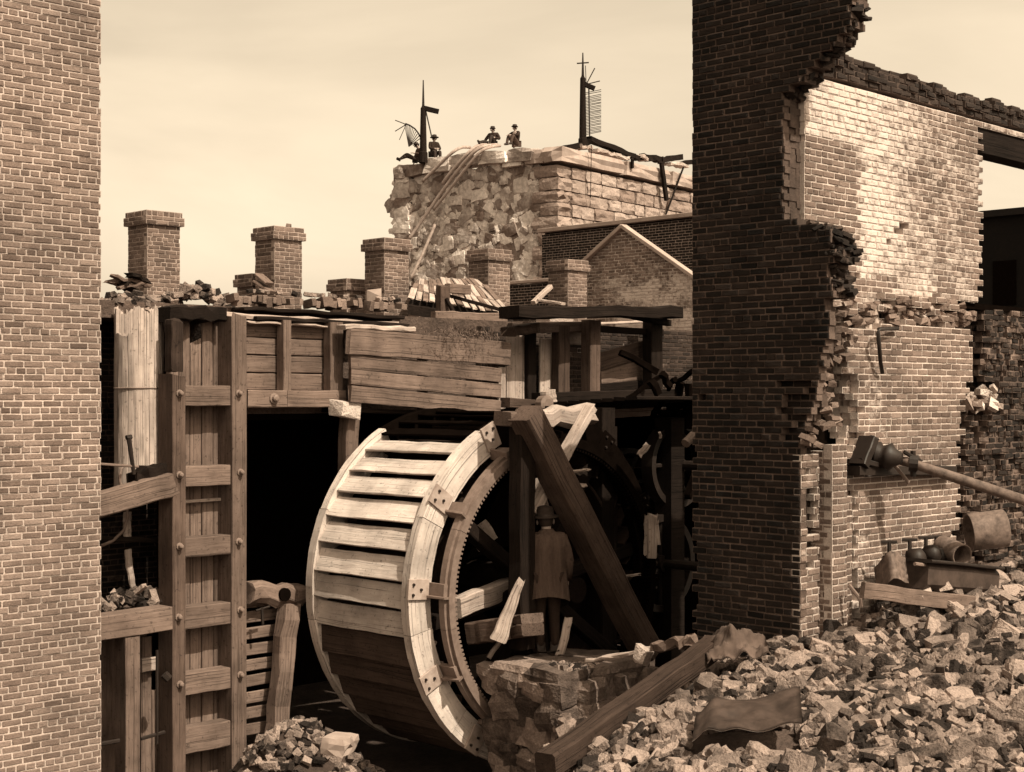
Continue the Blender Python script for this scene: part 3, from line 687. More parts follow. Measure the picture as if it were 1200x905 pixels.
while z < zt - .1:                            # corner blocks and ashlar courses
    h = U(.48, .66); h = min(h, zt - z)
    L = .95 if row % 2 else 1.3
    M = TW @ Matrix.Translation((.45, L/2 - .06, z + h/2)) @ Matrix.Diagonal((1.0, L, h * .97, 1)); inst('corner_block', 'q', row % 10, 'ashlar', M, T)
    x = .96
    while x < 12:
        w = U(.6, 1.5)
        M = TW @ Matrix.Translation((x + w/2, .2 + U(-.03, .03), z + h/2)) @ Euler((U(-.02,.02), 0, U(-.02,.02))).to_matrix().to_4x4() @ Matrix.Diagonal((w * .975, .5, h * .95, 1))
        if x < 11: inst('ashlar_block', 'q', random.randrange(10), 'ashlar', M, T)
        x += w
    z += h; row += 1
y = ytop                                      # pale quoins at the far corner
z = 5.6
while z < PT(ytop - .4) - .3:
    h = U(.45, .8); M = TW @ Matrix.Translation((.3, ytop - .45, z + h/2)) @ Euler((U(-.06,.06), 0, U(-.1,.1))).to_matrix().to_4x4() @ Matrix.Diagonal((.8, U(.8, 1.0), h, 1)); inst('corner_block', 'q', random.randrange(10), 'stone', M, T); z += h * .93
y = 1.0
while y < ytop - .3:                          # big cap stones along the rubble side
    w = min(U(.9, 2.0), ytop - y); M = TW @ Matrix.Translation((.35, y + w/2, PT(y + w/2) + .0)) @ Euler((U(-.06,.06), U(-.08,.08), U(-.1,.1))).to_matrix().to_4x4() @ Matrix.Diagonal((1.2, w * 1.02, U(.45, .7), 1)); inst('cap_stone', 'p', random.randrange(12), 'stone', M, T); y += w * .95
for (a, b) in ((-.18, 4.6), (4.62, 8.3), (8.32, 12.0)):
    M = TW @ Matrix.Translation(((a + b)/2, .3, zt + .33)) @ Matrix.Diagonal((b - a - .02, 1.05, .62, 1)); inst('cornice_block', 'q', 3, 'coping_stone', M, T)
M = TW @ Matrix.Translation((.35, 1.1, zt + .3)) @ Matrix.Diagonal((1.1, 1.0, .56, 1)); inst('cornice_block', 'q', 1, 'coping_stone', M, T)
M = TW @ Matrix.Translation((.35, 2.2, zt + .25)) @ Matrix.Diagonal((1.1, 1.15, .5, 1)); inst('cornice_block', 'r', 1, 'stone', M, T)
zr = zt + .64
def fp(px, py): return face_r(px, py, -.5)
dt = thing('roof_wreckage', 'charred roof beams and torn roofing lying broken on the tower cornice', 'roof wreckage', tow(5, .8, zr))
for (a, b, w) in (((640,180),(690,167),.22), ((690,163),(742,184),.22), ((742,185),(775,187),.2), ((752,184),(772,187),.25), ((773,188),(797,184),.25), ((797,192),(812,190),.2), ((706,178),(735,186),.15)):
    timber('beam', dt, fp(*a), fp(*b), .3, w, 'wood_dark', jit=.03)
for (a, b) in (((694,176),(722,184)), ((716,182),(734,187)), ((748,183),(754,189)), ((780,192),(803,195)), ((676,172),(690,174))):
    pa, pb = fp(*a), fp(*b); timber('torn_roofing', dt, pa, pb, .5, .12, 'plaster', jit=.05, seg=7)
for a, b, w in (((741,186),(741,197),.16), ((775,190),(781,235),.22), ((801,196),(780,252),.09), ((693,170),(692,232),.035)):
    t = thing('hanging_rod', {.16: 'short charred strip hanging over the tower cornice', .22: 'dark charred plank hanging down the ashlar face', .09: 'thin dark stick leaning on the ashlar face', .035: 'thin wire hanging from the mast down the tower'}[w], 'rod', face_r(*b, .35))
    mb = MB(); mb.beam(face_r(*a, .4), face_r(*b, .3), w, w * .6, up=E2); obj('strip', mb, 'wood_dark', t)

# masts ------------------------------------------------------------------
def mast(label, px, base, top, tip, dy):
    b = on_plane(px, base, C0 + E2 * dy, E2); t = thing('mast', label, 'mast', b)
    k = b + Vector((0, 0, 0)); d = (b.x + b.y) / R2; zz = lambda py: CAMZ + (HPY - py) * d / FPX
    mb = MB(); mb.lathe((b.x, b.y, 0), (0, 0, 1), [(.20, zz(base)), (.19, zz(base - 12)), (.155, zz(base - 13)), (.115, zz(top)), (.07, zz(top - 2)), (.05, zz(top - 4))], 10); obj('pole', mb, 'wood_dark', t)
    mb = MB(); mb.tube([(b.x, b.y, zz(top - 2)), (b.x, b.y, zz(tip))], [.06, .025], 6); obj('lightning_rod', mb, 'iron', t)
    return t, b, zz
RV = Vector((1, -1, 0)) / R2                  # to the right as seen from the yard
def off(b, zz, px0, px, py, dep=0.0):
    d = (b.x + b.y) / R2; v = b + RV * ((px - px0) * d / FPX); return Vector((v.x, v.y, zz(py)))
t, b, zz = mast('dark mast with a torn fan of slats and a short arm at the tower corner', 496, 191, 127, 94, loc(face_l(490, 190)).y - .5)
m1 = b.copy()
timber('arm', t, off(b, zz, 496, 497, 127), off(b, zz, 496, 514, 131), .18, .2, 'wood_dark')
mb = MB(); mb.tube([off(b, zz, 496, 499, 130), off(b, zz, 496, 506, 161)], .03, 5); obj('stay', mb, 'iron', t)
mb = MB(); fan = [off(b, zz, 496, *p) for p in ((475,145),(480,147),(486,151),(490,156),(493,162))]; mb.tube(fan, .035, 5); obj('fan_rim', mb, 'iron', t)
for i in range(11):
    p = fan[0].lerp(fan[4], i / 10) if False else off(b, zz, 496, lerp(474, 493, i / 10), 145 + 17 * (i / 10) ** 1.6)
    mb = MB(); mb.tube([off(b, zz, 496, 479, 172), p], .018, 4); obj('slat', mb, 'iron', t)
for q in ((463,141),(463,154),(468,164)):
    mb = MB(); mb.tube([off(b, zz, 496, 476, 146), off(b, zz, 496, *q)], .02, 4); obj('slat', mb, 'iron', t)
t, b, zz = mast('dark mast with a crossed rod and hanging vane of thin slats above the cornice', 683, 175, 92, 62, .45)
mb = MB(); mb.tube([off(b, zz, 683, 676, 74.5), off(b, zz, 683, 690, 73.5)], .03, 5); obj('cross_rod', mb, 'iron', t)
timber('arm', t, off(b, zz, 683, 685, 99), off(b, zz, 683, 697, 104), .2, .18, 'wood_dark')
for q in ((686,77),(697,80),(703,95)):
    mb = MB(); mb.tube([off(b, zz, 683, 687, 99), off(b, zz, 683, *q)], .022, 4); obj('stick', mb, 'iron', t)
mb = MB(); mb.tube([off(b, zz, 683, 690, 100), off(b, zz, 683, 691, 160)], .03, 5); obj('vane_spine', mb, 'iron', t)
for i in range(29):
    y = lerp(107, 156, i / 28); 
    if i == 2: continue
    mb = MB(); mb.tube([off(b, zz, 683, 686, y + 2), off(b, zz, 683, 704.5, y - 1 - U(0, 1))], .014, 4); obj('slat', mb, 'iron', t)

# bent pipes over the rubble side ---------------------------------------------
def pipe(label, pts, rad, mat='iron_grey'):
    P = [face_l(x, y, o) for (x, y, o) in pts]; Q = []
    for i in range(len(P) - 1):
        a, b_, c_, d_ = P[max(i-1,0)], P[i], P[i+1], P[min(i+2, len(P)-1)]
        for k in range(5):
            u = k / 5; Q.append(.5 * ((2*b_) + (c_-a)*u + (2*a-5*b_+4*c_-d_)*u*u + (3*b_-a-3*c_+d_)*u**3))
    Q.append(P[-1]); t = thing('bent_pipe', label, 'pipe', P[-1]); mb = MB(); mb.tube(Q, rad, 7); obj('pipe', mb, mat, t, smooth=True)
pipe('pale bent pipe hooked over the tower top, reaching farthest down the rubble', [(583,170,-.6),(572,171,0),(560,175,.4),(545,190,.5),(520,222,.5),(495,258,.6),(479,281,.8)], .075, 'drum_metal')
pipe('bent pipe running close beside the longest pipe down the rubble', [(586,171,-.6),(575,172.5,0),(563,178,.4),(549,194,.5),(524,226,.5),(508,246,.5)], .065, 'drum_metal')
pipe('bent pipe arching from the tower top between two seated men', [(572,170,-.5),(560,171,0),(548,180,.4),(530,200,.5),(518,216,.5)], .07, 'drum_metal')
pipe('bent pipe arching beside the man seated by the mast', [(551,173,-.5),(541,173,0),(530,179,.4),(512,196,.5),(495,213,.6)], .07, 'drum_metal')
pipe('straight pale pipe propped against the foot of the rubble face', [(510,263,.3),(496,296,.7),(481,327,1.1)], .07, 'drum_metal')

# ================================================================ water wheel
CX, CZ, YR, YL, RO, RI = 13.60, 2.61, 13.05, 15.0, 2.24, 1.92
wc = (CX, 0, CZ)
W = thing('water_wheel', 'large wooden overshot water wheel with pale bucket boards and iron gear ring', 'water wheel', (CX, 14, .3))
for side, (y0, y1) in enumerate(((YR, YR + .13), (YL - .13, YL))):
    for k in range(10):
        a0 = math.radians(36 * k + 10); mb = MB(); mb.ring_seg(wc, RI - .02, RO, y0, y1, a0 + .002, a0 + math.radians(36) - .002, 10, .004); m_ = (36 * k + 28) % 360; obj('felloe', mb, 'wood_wheel' if 117 < m_ < 262 else 'soot_and_shade', W)  # rim pieces on the shaded side coloured black for shade
NB = 41
for k in range(NB):
    a = 2 * math.pi * (k + .35) / NB
    ur = Vector((math.cos(a), 0, math.sin(a))); ut = Vector((-math.sin(a), 0, math.cos(a)))
    # outward board of the bucket, tilted off the rim so that its upper face looks up and out
    n = (ur * math.cos(.24) - ut * math.sin(.24)).normalized()
    c = Vector((CX, 0, CZ)) + ur * (RO - .075 + U(-.008, .008)) + ut * U(-.012, .012)
    p0 = Vector((c.x, YR + .132, c.z)); p1 = Vector((c.x, YL - .132, c.z))
    timber('bucket_board', W, p0, p1, (.285 + U(-.015, .015)) if math.degrees(a) < 192 else .335, .03, 'wood_wheel' if 122 < math.degrees(a) < 190 else ('wood_shade' if 150 < math.degrees(a) < 270 else 'soot_and_shade'), up=n, seg=7, jit=.005, bev=.006)  # top and lower boards coloured dark for the shade on them
    c2 = Vector((CX, 0, CZ)) + ur * (RO - .36) + ut * .12
    mb = MB(); mb.beam((c2.x, YR + .135, c2.z), (c2.x, YL - .135, c2.z), .30, .03, up=(ut * .8 - ur * .6).normalized(), seg=2); obj('bucket_back', mb, 'wood_bucket_inner', W)  # bucket backs coloured dark for the shade in the gaps
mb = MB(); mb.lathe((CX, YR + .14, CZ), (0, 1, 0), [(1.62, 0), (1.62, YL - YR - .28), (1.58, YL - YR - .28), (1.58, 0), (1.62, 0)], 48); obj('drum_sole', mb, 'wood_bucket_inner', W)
for (y, m_) in ((YR + .2, 'wood_dark'), (YL - .2, 'soot_and_shade')):  # arms coloured dark for the shade inside the wheel
    for k in range(8):
        a = math.radians(45 * k + 10); u = Vector((math.cos(a), 0, math.sin(a)))
        timber('arm', W, Vector((CX, y, CZ)) + u * .2, Vector((CX, y, CZ)) + u * 1.95, .16, .2, m_, up=(0, 1, 0), seg=4)
mb = MB(); mb.lathe((CX, 12.45, CZ), (0, 1, 0), [(0, 0), (.16, 0), (.16, .25), (.24, .27), (.24, 2.95), (.16, 2.97), (.16, 3.2), (0, 3.2)], 20); obj('axle', mb, 'wood_dark', W)
# iron ring gear with inward teeth
GR0, GR1, GY0, GY1 = 1.775, 1.87, 12.76, 12.88
for s in range(10):                          # cast in ten segments, black where the shade on the wheel is painted in
    mb = MB(); g0 = math.radians(36 * s + 10); g1 = g0 + math.radians(36) - .003
    mb.ring_seg(wc, GR0, GR1, GY0, GY1, g0, g1, 10); mb.ring_seg(wc, GR1 - .02, GR1 + .035, GY0 + .05, GY1 + .02, g0, g1, 10)
    for k in range(20):
        a0 = g0 + (g1 - g0) * k / 20; mb.ring_seg(wc, GR0 - .04, GR0 + .02, GY0 + .01, GY1 - .01, a0, a0 + .015, 1)
    obj('gear_segment', mb, 'iron_grey' if 112 < 36 * s + 28 < 262 else 'soot_and_shade', W)
for k in range(12):
    a = math.radians(30 * k - 4); u = Vector((math.cos(a), 0, math.sin(a))); v = Vector((-math.sin(a), 0, math.cos(a)))
    q = Vector((CX, YR - .012, CZ)) + u * (RO - .12)
    mb = MB(); mb.beam(q - u * .16, q + u * .15, .03, .24, up=v, seg=1, jit=.002, bev=.004)
    lit = 112 < (30 * k - 4) % 360 < 262; br = obj('bracket', mb, 'drum_metal' if lit else 'soot_and_shade', W)  # brackets and lugs black where shade is painted in
    for du, dv in ((.08, .06), (.08, -.06), (-.04, 0)):
        e = q + u * du + v * dv; mb = MB(); mb.lathe(e + Vector((0, -.015, 0)), (0, -1, 0), [(.018, 0), (.018, .02), (.0, .022)], 6); obj('bolt', mb, 'iron', br)
    mb = MB(); g = Vector((CX, (YR + GY1) / 2, CZ)) + u * 1.90
    mb.beam(g + Vector((0, .10, 0)), g + Vector((0, -.17, 0)), .16, .06, up=u, seg=1, bev=.004); mb.beam(g + v * .08 + u*.02 + Vector((0, .1, 0)), g + v * .08 - u * .02 + Vector((0, -.2, 0)), .03, .15, up=u, seg=1, bev=.004)
    obj('lug', mb, 'iron_grey' if lit else 'soot_and_shade', W)

# ================================================================ timber sluice gate
def bolt(parent, p, r=.036, nrm=(0, -1, 0)):
    mb = MB(); mb.lathe(p, nrm, [(r * 1.25, -.02), (r * 1.25, .01), (r * .8, .015), (r * .8, .05), (r * .5, .065), (0, .068)], 10); obj('bolt', mb, 'iron_grey', parent)
GY = 15.2
def gx(px): return on_y(px, 600, GY).x
x0, x1, x2, x3 = gx(202.5), gx(218), gx(272), gx(289.5)
ga = thing('sluice_gate', 'tall weathered timber sluice gate frame with bolted posts, rails and plank panels', 'sluice gate', ((x0 + x3) / 2, GY + .2, .2))
zt_ = on_y(280, 366, GY).z
timber('post', ga, ((x0 + x1) / 2, GY + .16, .2), ((x0 + x1) / 2, GY + .16, on_y(210, 438, GY).z), x1 - x0, .32, 'wood_brown', seg=10, ragged=(0, .05))
timber('post', ga, ((x2 + x3) / 2, GY + .16, .2), ((x2 + x3) / 2, GY + .16, zt_), x3 - x2, .32, 'wood_grey', seg=10, ragged=(0, .1))
for a, b in ((452,476),(546,570),(629,652),(709,735),(787,812),(850,880)):
    za, zb = on_y(245, a, GY).z, on_y(245, b, GY).z
    timber('rail', ga, (x1 + .003, GY + .14, (za + zb) / 2), (x2 - .003, GY + .14, (za + zb) / 2), .22, za - zb, 'wood_grey', seg=4)
    if a < 845:
        bolt(ga, ((x0 + x1) / 2 + U(-.02, .02), GY - .005, (za + zb) / 2 + .03)); bolt(ga, ((x2 + x3) / 2 + U(-.02, .02), GY - .005, (za + zb) / 2 + .03))
npl = 7
for k in range(npl):
    a = lerp(x0 + .12, x3 + .22, k / npl); b = lerp(x0 + .12, x3 + .22, (k + 1) / npl) - .008
    top = [6.0, 6.02, 5.75, 6.03, 5.98, 6.0, 5.55][k]
    timber('plank', ga, ((a + b) / 2, GY + .335 + U(-.008, .008), .2), ((a + b) / 2, GY + .335 + U(-.008, .008), top), b - a, .04, 'wood_grey', seg=5, ragged=(0, .2))
timber('upper_post', ga, ((x0 + x1) / 2 - .01, GY + .10, on_y(210, 437, GY).z), ((x0 + x1) / 2 - .01, GY + .10, on_y(210, 369, GY).z), x1 - x0 - .02, .16, 'wood_brace', ragged=(.05, .2))
timber('strap', ga, (x1, GY + .26, on_y(245, 588.5, GY).z), (x2, GY + .26, on_y(245, 588, GY).z), .05, .04, 'wood_light', seg=2)
timber('head_board', ga, (on_y(203, 400, GY + .38).x, GY + .38, on_y(205, 455, GY).z), (on_y(203, 400, GY + .38).x, GY + .38, on_y(205, 368, GY).z), .10, .05, 'wood_brown', ragged=(.1, .15))
for pts in (((214,374),(222,374),(221,393)), ((236,376),(250,376),(258,412)), ((206,374),(210,374),(208,384))):
    P = [on_y(p[0], p[1], GY + .40) for p in pts]; mb = MB(); d = Vector((0, .02, 0)); mb.add(P + [p + d for p in P], [(0,2,1),(3,4,5),(0,1,4,3),(1,2,5,4),(2,0,3,5)]); obj('torn_flashing', mb, 'plaster', ga)

# low trestle beside the gate
LY = 15.05
lt = thing('low_trestle', 'low timber trestle with cross beam and upright beside the pale pier', 'trestle', (on_y(150, 800, LY).x, LY, .2))
pa, pb = on_y(112, 738, LY), on_y(202, 732, LY); timber('cross_beam', lt, (pa.x, LY + .15, pa.z), (pb.x, LY + .15, pa.z + .02), .3, .27, 'wood_grey', seg=5)
timber('upright', lt, (on_y(156, 800, LY).x, LY + .12, .2), (on_y(156, 800, LY).x, LY + .12, pa.z - .14), .19, .24, 'wood_grey', up=(0, 1, 0))
for px0, px1, zt2 in ((112, 136, 2.2), (166, 178, 2.15), (178.5, 196, 1.5)):
    a, b = on_y(px0, 800, LY + .55).x, on_y(px1, 800, LY + .55).x; timber('back_plank', lt, ((a + b) / 2, LY + .57, .2), ((a + b) / 2, LY + .57, zt2), b - a, .04, 'wood_grey')
timber('back_rail', lt, (on_y(165, 800, LY + .5).x, LY + .5, on_y(180, 778, LY + .5).z), (on_y(200, 800, LY + .5).x, LY + .5, on_y(190, 776, LY + .5).z), .06, .16, 'wood_light')
for a, b, r in (((184,762),(184,872),.018), ((118,872),(140,868),.025), ((165,866),(193,858),.022), ((192,790),(198,796),.05)):
    t = thing('iron_rod', {.018: 'thin upright iron rod standing beside the gate post', .025: 'short iron rod sticking out at the foot of the pale pier', .022: 'iron rod lying level near the foot of the trestle', .05: 'round iron bolt head on the side of the gate post'}[r], 'iron rod', on_y(b[0], b[1], LY + .02))
    mb = MB(); mb.tube([on_y(*a, LY + .05), on_y(*b, LY + .02)], r, 6); obj('rod', mb, 'iron', t)

# stave pipe, timbers and rods left of the gate
c = on_y(163, 460, 15.85); rr = .265; zb_, ztp = on_y(163, 572, 15.8).z, on_y(163, 357, 15.85).z
sp = thing('stave_pipe', 'upright round pipe of pale wooden staves with a thin hoop, broken at its top', 'stave pipe', (c.x, c.y, zb_ - .05))
for k in range(28):
    a = 2 * math.pi * k / 28; tp = ztp - (.34 if k in (14, 15, 16, 17) else U(0, .05))
    mb = MB(); mb.beam((c.x + rr * math.cos(a), c.y + rr * math.sin(a), zb_ - .05), (c.x + rr * math.cos(a), c.y + rr * math.sin(a), tp), 2 * math.pi * rr / 28 * 1.04, .05, up=(math.cos(a), math.sin(a), 0), seg=6, jit=.003, bev=.004, ragged=(0, .1)); obj('stave', mb, 'stave', sp)
mb = MB(); mb.lathe((c.x, c.y, on_y(163, 455, 15.6).z), (0, 0, 1), [(rr + .028, -.008), (rr + .042, 0), (rr + .028, .008)], 24); obj('hoop', mb, 'iron_grey', sp)
def single(name, label, cat, mb, mat, smooth=False, group=None): return tag(obj(name, mb, mat, None, smooth, base=True), label, cat, group)
def one_timber(name, label, p0, p1, w, h, mat, up=None, cat='timber', **kw):
    mb = MB(); mb.beam(p0, p1, w, h, up, kw.get('seg', 8), kw.get('jit', .008), kw.get('bev', .015), kw.get('ragged', (0, 0)), kw.get('taper', 1)); return single(name, label, cat, mb, mat)
one_timber('sloping_beam', 'heavy sloping timber running from the pale pier up to the gate post', on_y(108, 593, 15.3), on_y(205, 566, 15.3), .2, .27, 'wood_grey')
one_timber('charred_beam', 'charred rough timber lying above the sloping beam beside the stave pipe', on_y(150, 566, 15.42), on_y(200, 548, 15.42), .2, .2, 'wood_dark', jit=.03, ragged=(.12, .1))
one_timber('charred_plank', 'dark charred upright plank between the stave pipe and the gate', on_y(197, 730, 15.98), on_y(197, 372, 15.98), .16, .08, 'wood_dark', jit=.03)
one_timber('broken_board', 'broken pale board end beside the lower part of the stave pipe', on_y(193, 556, 15.9), on_y(191, 466, 15.9), .12, .06, 'wood_grey', ragged=(.02, .12))
mb = MB(); mb.tube([on_y(118, 544, 15.3), on_y(162, 547, 15.3)], .016, 6); single('iron_rod', 'thin pale iron rod reaching level across the foot of the stave pipe', 'iron rod', mb, 'iron_grey')
mb = MB(); q = on_y(151, 513, 15.3); mb.tube([q, on_y(157, 556, 15.3)], [.03, .022], 7); mb.tube([on_y(148, 513, 15.3), on_y(154, 512, 15.3)], .028, 7); single('iron_spike', 'iron spike with a flat head standing before the stave pipe', 'spike', mb, 'iron')
mb = MB(); mb.tube([on_y(*p, 15.42) for p in ((146,545),(142,550),(140,560),(141,568),(146,572))], .02, 6); single('iron_hook', 'curved pale iron hook on the sloping beam', 'hook', mb, 'iron_grey', True)
one_timber('sill_ledge', 'narrow dark sill ledge in the shadow between pale pier and gate', on_y(112, 631, 15.9), on_y(195, 633, 15.9), .2, .06, 'wood_dark')
mb = MB(); mb.tube([on_y(*p, 15.8) for p in ((118,640),(132,634),(145,622),(150,605),(148,590))], .02, 6); single('iron_strap', 'curved iron strap bending down below the sloping beam', 'iron strap', mb, 'iron_grey', True)
one_timber('splintered_strip', 'pale splintered strip leaning in the dark beside the gate', on_y(156, 690, 15.9), on_y(149, 644, 15.9), .07, .03, 'wood_light', taper=1.3)
one_timber('broken_stud', 'short pale stud standing below the sloping beam', on_y(149, 630, 15.9), on_y(149, 600, 15.9), .1, .05, 'wood_light')
bolt(W and thing('iron_bolt', 'round iron bolt on the dark plank left of the gate', 'bolt', on_y(193, 655, 15.8)), on_y(193, 655, 15.85), .05)
mb = MB(); mb.box((8.3, 15.72, 1.0), (gx(200), 16.7, 2.50)); mb.box((8.3, 15.25, 2.3), (gx(200), 15.72, 2.5)); tag(obj('rubble_shelf', mb, 'earth'), kind='structure')
# boards right of the gate
BY = 15.45
bw_ = thing('board_fence', 'low fence of horizontal weathered boards between the gate and the leaning post', 'fence', (on_y(315, 800, BY).x, BY, .2))
for k in range(9):
    zc = on_y(315, 703 + k * 18.5, BY).z; timber('board', bw_, (gx(286), BY + .03, zc), (on_y(350 - k * 2.5, 800, BY).x, BY + .03 + U(-.01, .01), zc + U(-.01, .01)), .04, .145, 'wood_grey', seg=3)
one_timber('leaning_post', 'thick rough weathered post leaning against the low board fence', on_y(322, 868, 15.25), on_y(340, 706, 15.25), .24, .18, 'wood_grey', up=(0, 1, 0), jit=.02, ragged=(0, .06))
lg = thing('rotten_log', 'rotten log with a round hole lying on the board fence', 'log', on_y(320, 712, 15.3))
timber('log', lg, on_y(288, 697, 15.35), on_y(354, 696, 15.35), .25, .27, 'wood_grey', jit=.03, bev=.07, ragged=(.05, .06))
mb = MB(); mb.lathe(on_y(334, 697, 15.21), (0, -1, 0), [(.085, -.03), (.085, .012), (.0, .013)], 14); obj('hole_shade', mb, 'soot_and_shade', lg)  # black disc stands in for the shade inside the hole
mb = MB(); mb.tube([on_y(307, 712, 15.2), on_y(308, 732, 15.2)], .02, 5); mb.tube([on_y(300, 716, 15.2), on_y(316, 711, 15.2)], .015, 5); single('iron_hook', 'small iron hook hanging below the rotten log', 'hook', mb, 'iron')

# plank bulkhead
KY = 15.42
bk = thing('plank_bulkhead', 'bulkhead of wide horizontal planks and studs between the gate and the flume', 'bulkhead', (on_y(345, 470, KY).x, KY, 4.8))
za, zb = on_y(340, 376, KY).z, on_y(340, 458, KY).z
for k in range(4):
    h = (za - zb) / 4; zc = za - h * (k + .5)
    for (pa, pb) in ((288, 331), (331.6, 396)):
        timber('plank', bk, (on_y(pa, 400, KY).x, KY + .09 + U(-.01, .01), zc), (on_y(pb, 400, KY).x, KY + .09 + U(-.01, .01), zc), .04, h - .012, 'wood_grey', seg=4, ragged=(.01, .02))
for pa, pb in ((326, 335), (381, 396)):
    a, b = on_y(pa, 400, KY).x, on_y(pb, 400, KY).x; timber('stud', bk, ((a + b) / 2, KY - .04, zb), ((a + b) / 2, KY - .04, za), b - a, .16, 'wood_grey')
for pa, pb in ((289, 335), (335.5, 404)):
    a, b = on_y(pa, 466, KY - .1), on_y(pb, 466, KY - .1); timber('sill_beam', bk, (a.x, KY, on_y(340, 467.5, KY).z), (b.x, KY, on_y(340, 467.5, KY).z), .26, .215, 'wood_grey')
bolt(bk, (on_y(321, 467, KY - .13).x, KY - .135, on_y(321, 467, KY - .13).z), .055)
wall_top = thing('stone_ledge', 'broken ledge of edge-laid bricks and slabs above the plank bulkhead', 'ledge', (on_y(380, 370, 15.4).x, 15.5, 6.0))
for (a, b, py, h, m_, yy) in ((289, 402, 377, .03, 'coping_stone', 15.36), (240, 470, 368, .06, 'coping_stone', 15.42), (300, 482, 372, .05, 'wood_dark', 15.34), (285, 478, 361, .05, 'wood_dark', 15.45)):
    pa, pb = on_y(a, py, yy), on_y(b, py, yy); timber('slab', wall_top, (pa.x, yy + .2, pa.z), (pb.x, yy + .2, pa.z - .02), .4, h, m_, seg=10, jit=.012, ragged=(.06, .06))
x = on_y(255, 355, 15.6).x
while x < on_y(478, 355, 15.6).x:
    if random.random() > .22:
        inst('brick', random.choice('bbf'), random.randrange(7), 'brick_far', TRS(Vector((x, 15.7, 6.23 + U(-.03, .02))), Euler((U(-.15,.15), U(-.16,.16), U(-.15,.15))), (U(.055, .1), .21, U(.08, .14))), wall_top, (U(.2, 1), .25))
    x += .071
pa, pb = on_y(200, 366, 15.3), on_y(264, 362, 15.3); one_timber('charred_beam', 'black charred beam end under the heap of broken brick beside the gate', (pa.x, 15.5, pa.z), (pb.x, 15.5, pa.z), .4, .17, 'wood_dark', jit=.03)
pa, pb = on_y(400, 383, 15.1), on_y(486, 389, 15.1); one_timber('ledge_board', 'pale board lying along the top edge of the flume', (pa.x, 15.12, pa.z), (pb.x, 15.12, pb.z + .03), .2, .07, 'wood_light', ragged=(.03, .06), jit=.01)

# flume
FY = 15.06
fl = thing('flume', 'long wooden flume trough of four wide planks above the water wheel', 'flume', (on_y(500, 480, FY).x, FY, 4.7))
rows = [((404,386),(596,400),(596,430),(406,414),'t'), ((408,415),(588,431),(587,449),(409,432),''), ((409,433),(587,450),(586,467),(409,451),''), ((409,452),(586,468),(585,488),(409,470),'')]
for k, (a, b, c_, d_, f_) in enumerate(rows):
    A, B, C_, D_ = (on_y(*p, FY - .004 * (k % 2)) for p in (a, b, c_, d_))
    p0 = (A + D_) / 2; p1 = (B + C_) / 2; p0.y = p1.y = FY + (0 if k else -.025)
    timber('plank', fl, p0, p1, .06, ((A.z - D_.z) + (B.z - C_.z)) / 2 - .008, 'wood_flume', seg=10, jit=.006, bev=.006, ragged=(.04, .03))
pa, pb = on_y(410, 480, FY + .1), on_y(590, 490, FY + .1)
timber('bottom_board', fl, (pa.x, FY + .55, 4.83), (pb.x, FY + .55, 4.72), .95, .06, 'wood_dark', seg=6)
timber('back_plank', fl, (pa.x, FY + 1.05, 5.35), (pb.x, FY + 1.05, 5.25), .05, .9, 'wood_dark', seg=3)
for px in (420, 500, 583):
    x = on_y(px, 450, FY).x; timber('end_stud', fl, (x, FY + .09, 4.72 + (.02 if px < 550 else -.02)), (x, FY + .09, 5.55), .12, .10, 'wood_brown')
wd = MB()                                    # tufts of weed on the flume edge
for i in range(420):
    px = random.gauss(548, 24); b = on_y(px, 387 + (px - 500) * .07 + U(-4, 6), FY - U(.0, .35)); 
    if px < 490 or px > 592: continue
    d = Vector((U(-.5,.5), U(-.7,.3), U(-.6,.8))) * U(.08, .2); s = d.cross(Vector((U(-1,1), U(-1,1), U(-1,1)))).normalized() * .006
    wd.add([b - s, b + s, b + d], [(0, 1, 2)])
for i in range(90):                          # hanging runners
    px = random.choice((536, 560, 571)) + U(-6, 6); b = on_y(px, 395, FY - .05); d = Vector((U(-.06,.06), -.01, -U(.1, .45))); s = Vector((.005, 0, 0)); wd.add([b - s, b + s, b + d], [(0, 1, 2)])
tag(single('weeds', 'dry weeds trailing over the edge of the flume', 'weeds', wd, 'weed'), kind='stuff')
one_timber('grey_board', 'level grey board behind the weeds on the flume', on_y(508, 374, 16.0), on_y(592, 377, 16.0), .1, .24, 'wood_grey')
one_timber('flume_post', 'short pale post standing under the left end of the flume', on_y(405, 700, 15.3), on_y(409, 488, 15.3), .2, .2, 'wood_grey')
mb = MB(); mb.mesh(TRS(on_y(403, 480, 15.2), Euler((.05, .1, .1)), (.36, .3, .24)), *UR[3]); single('corbel_stone', 'rough stone block under the corner of the flume', 'stone', mb, 'plaster')

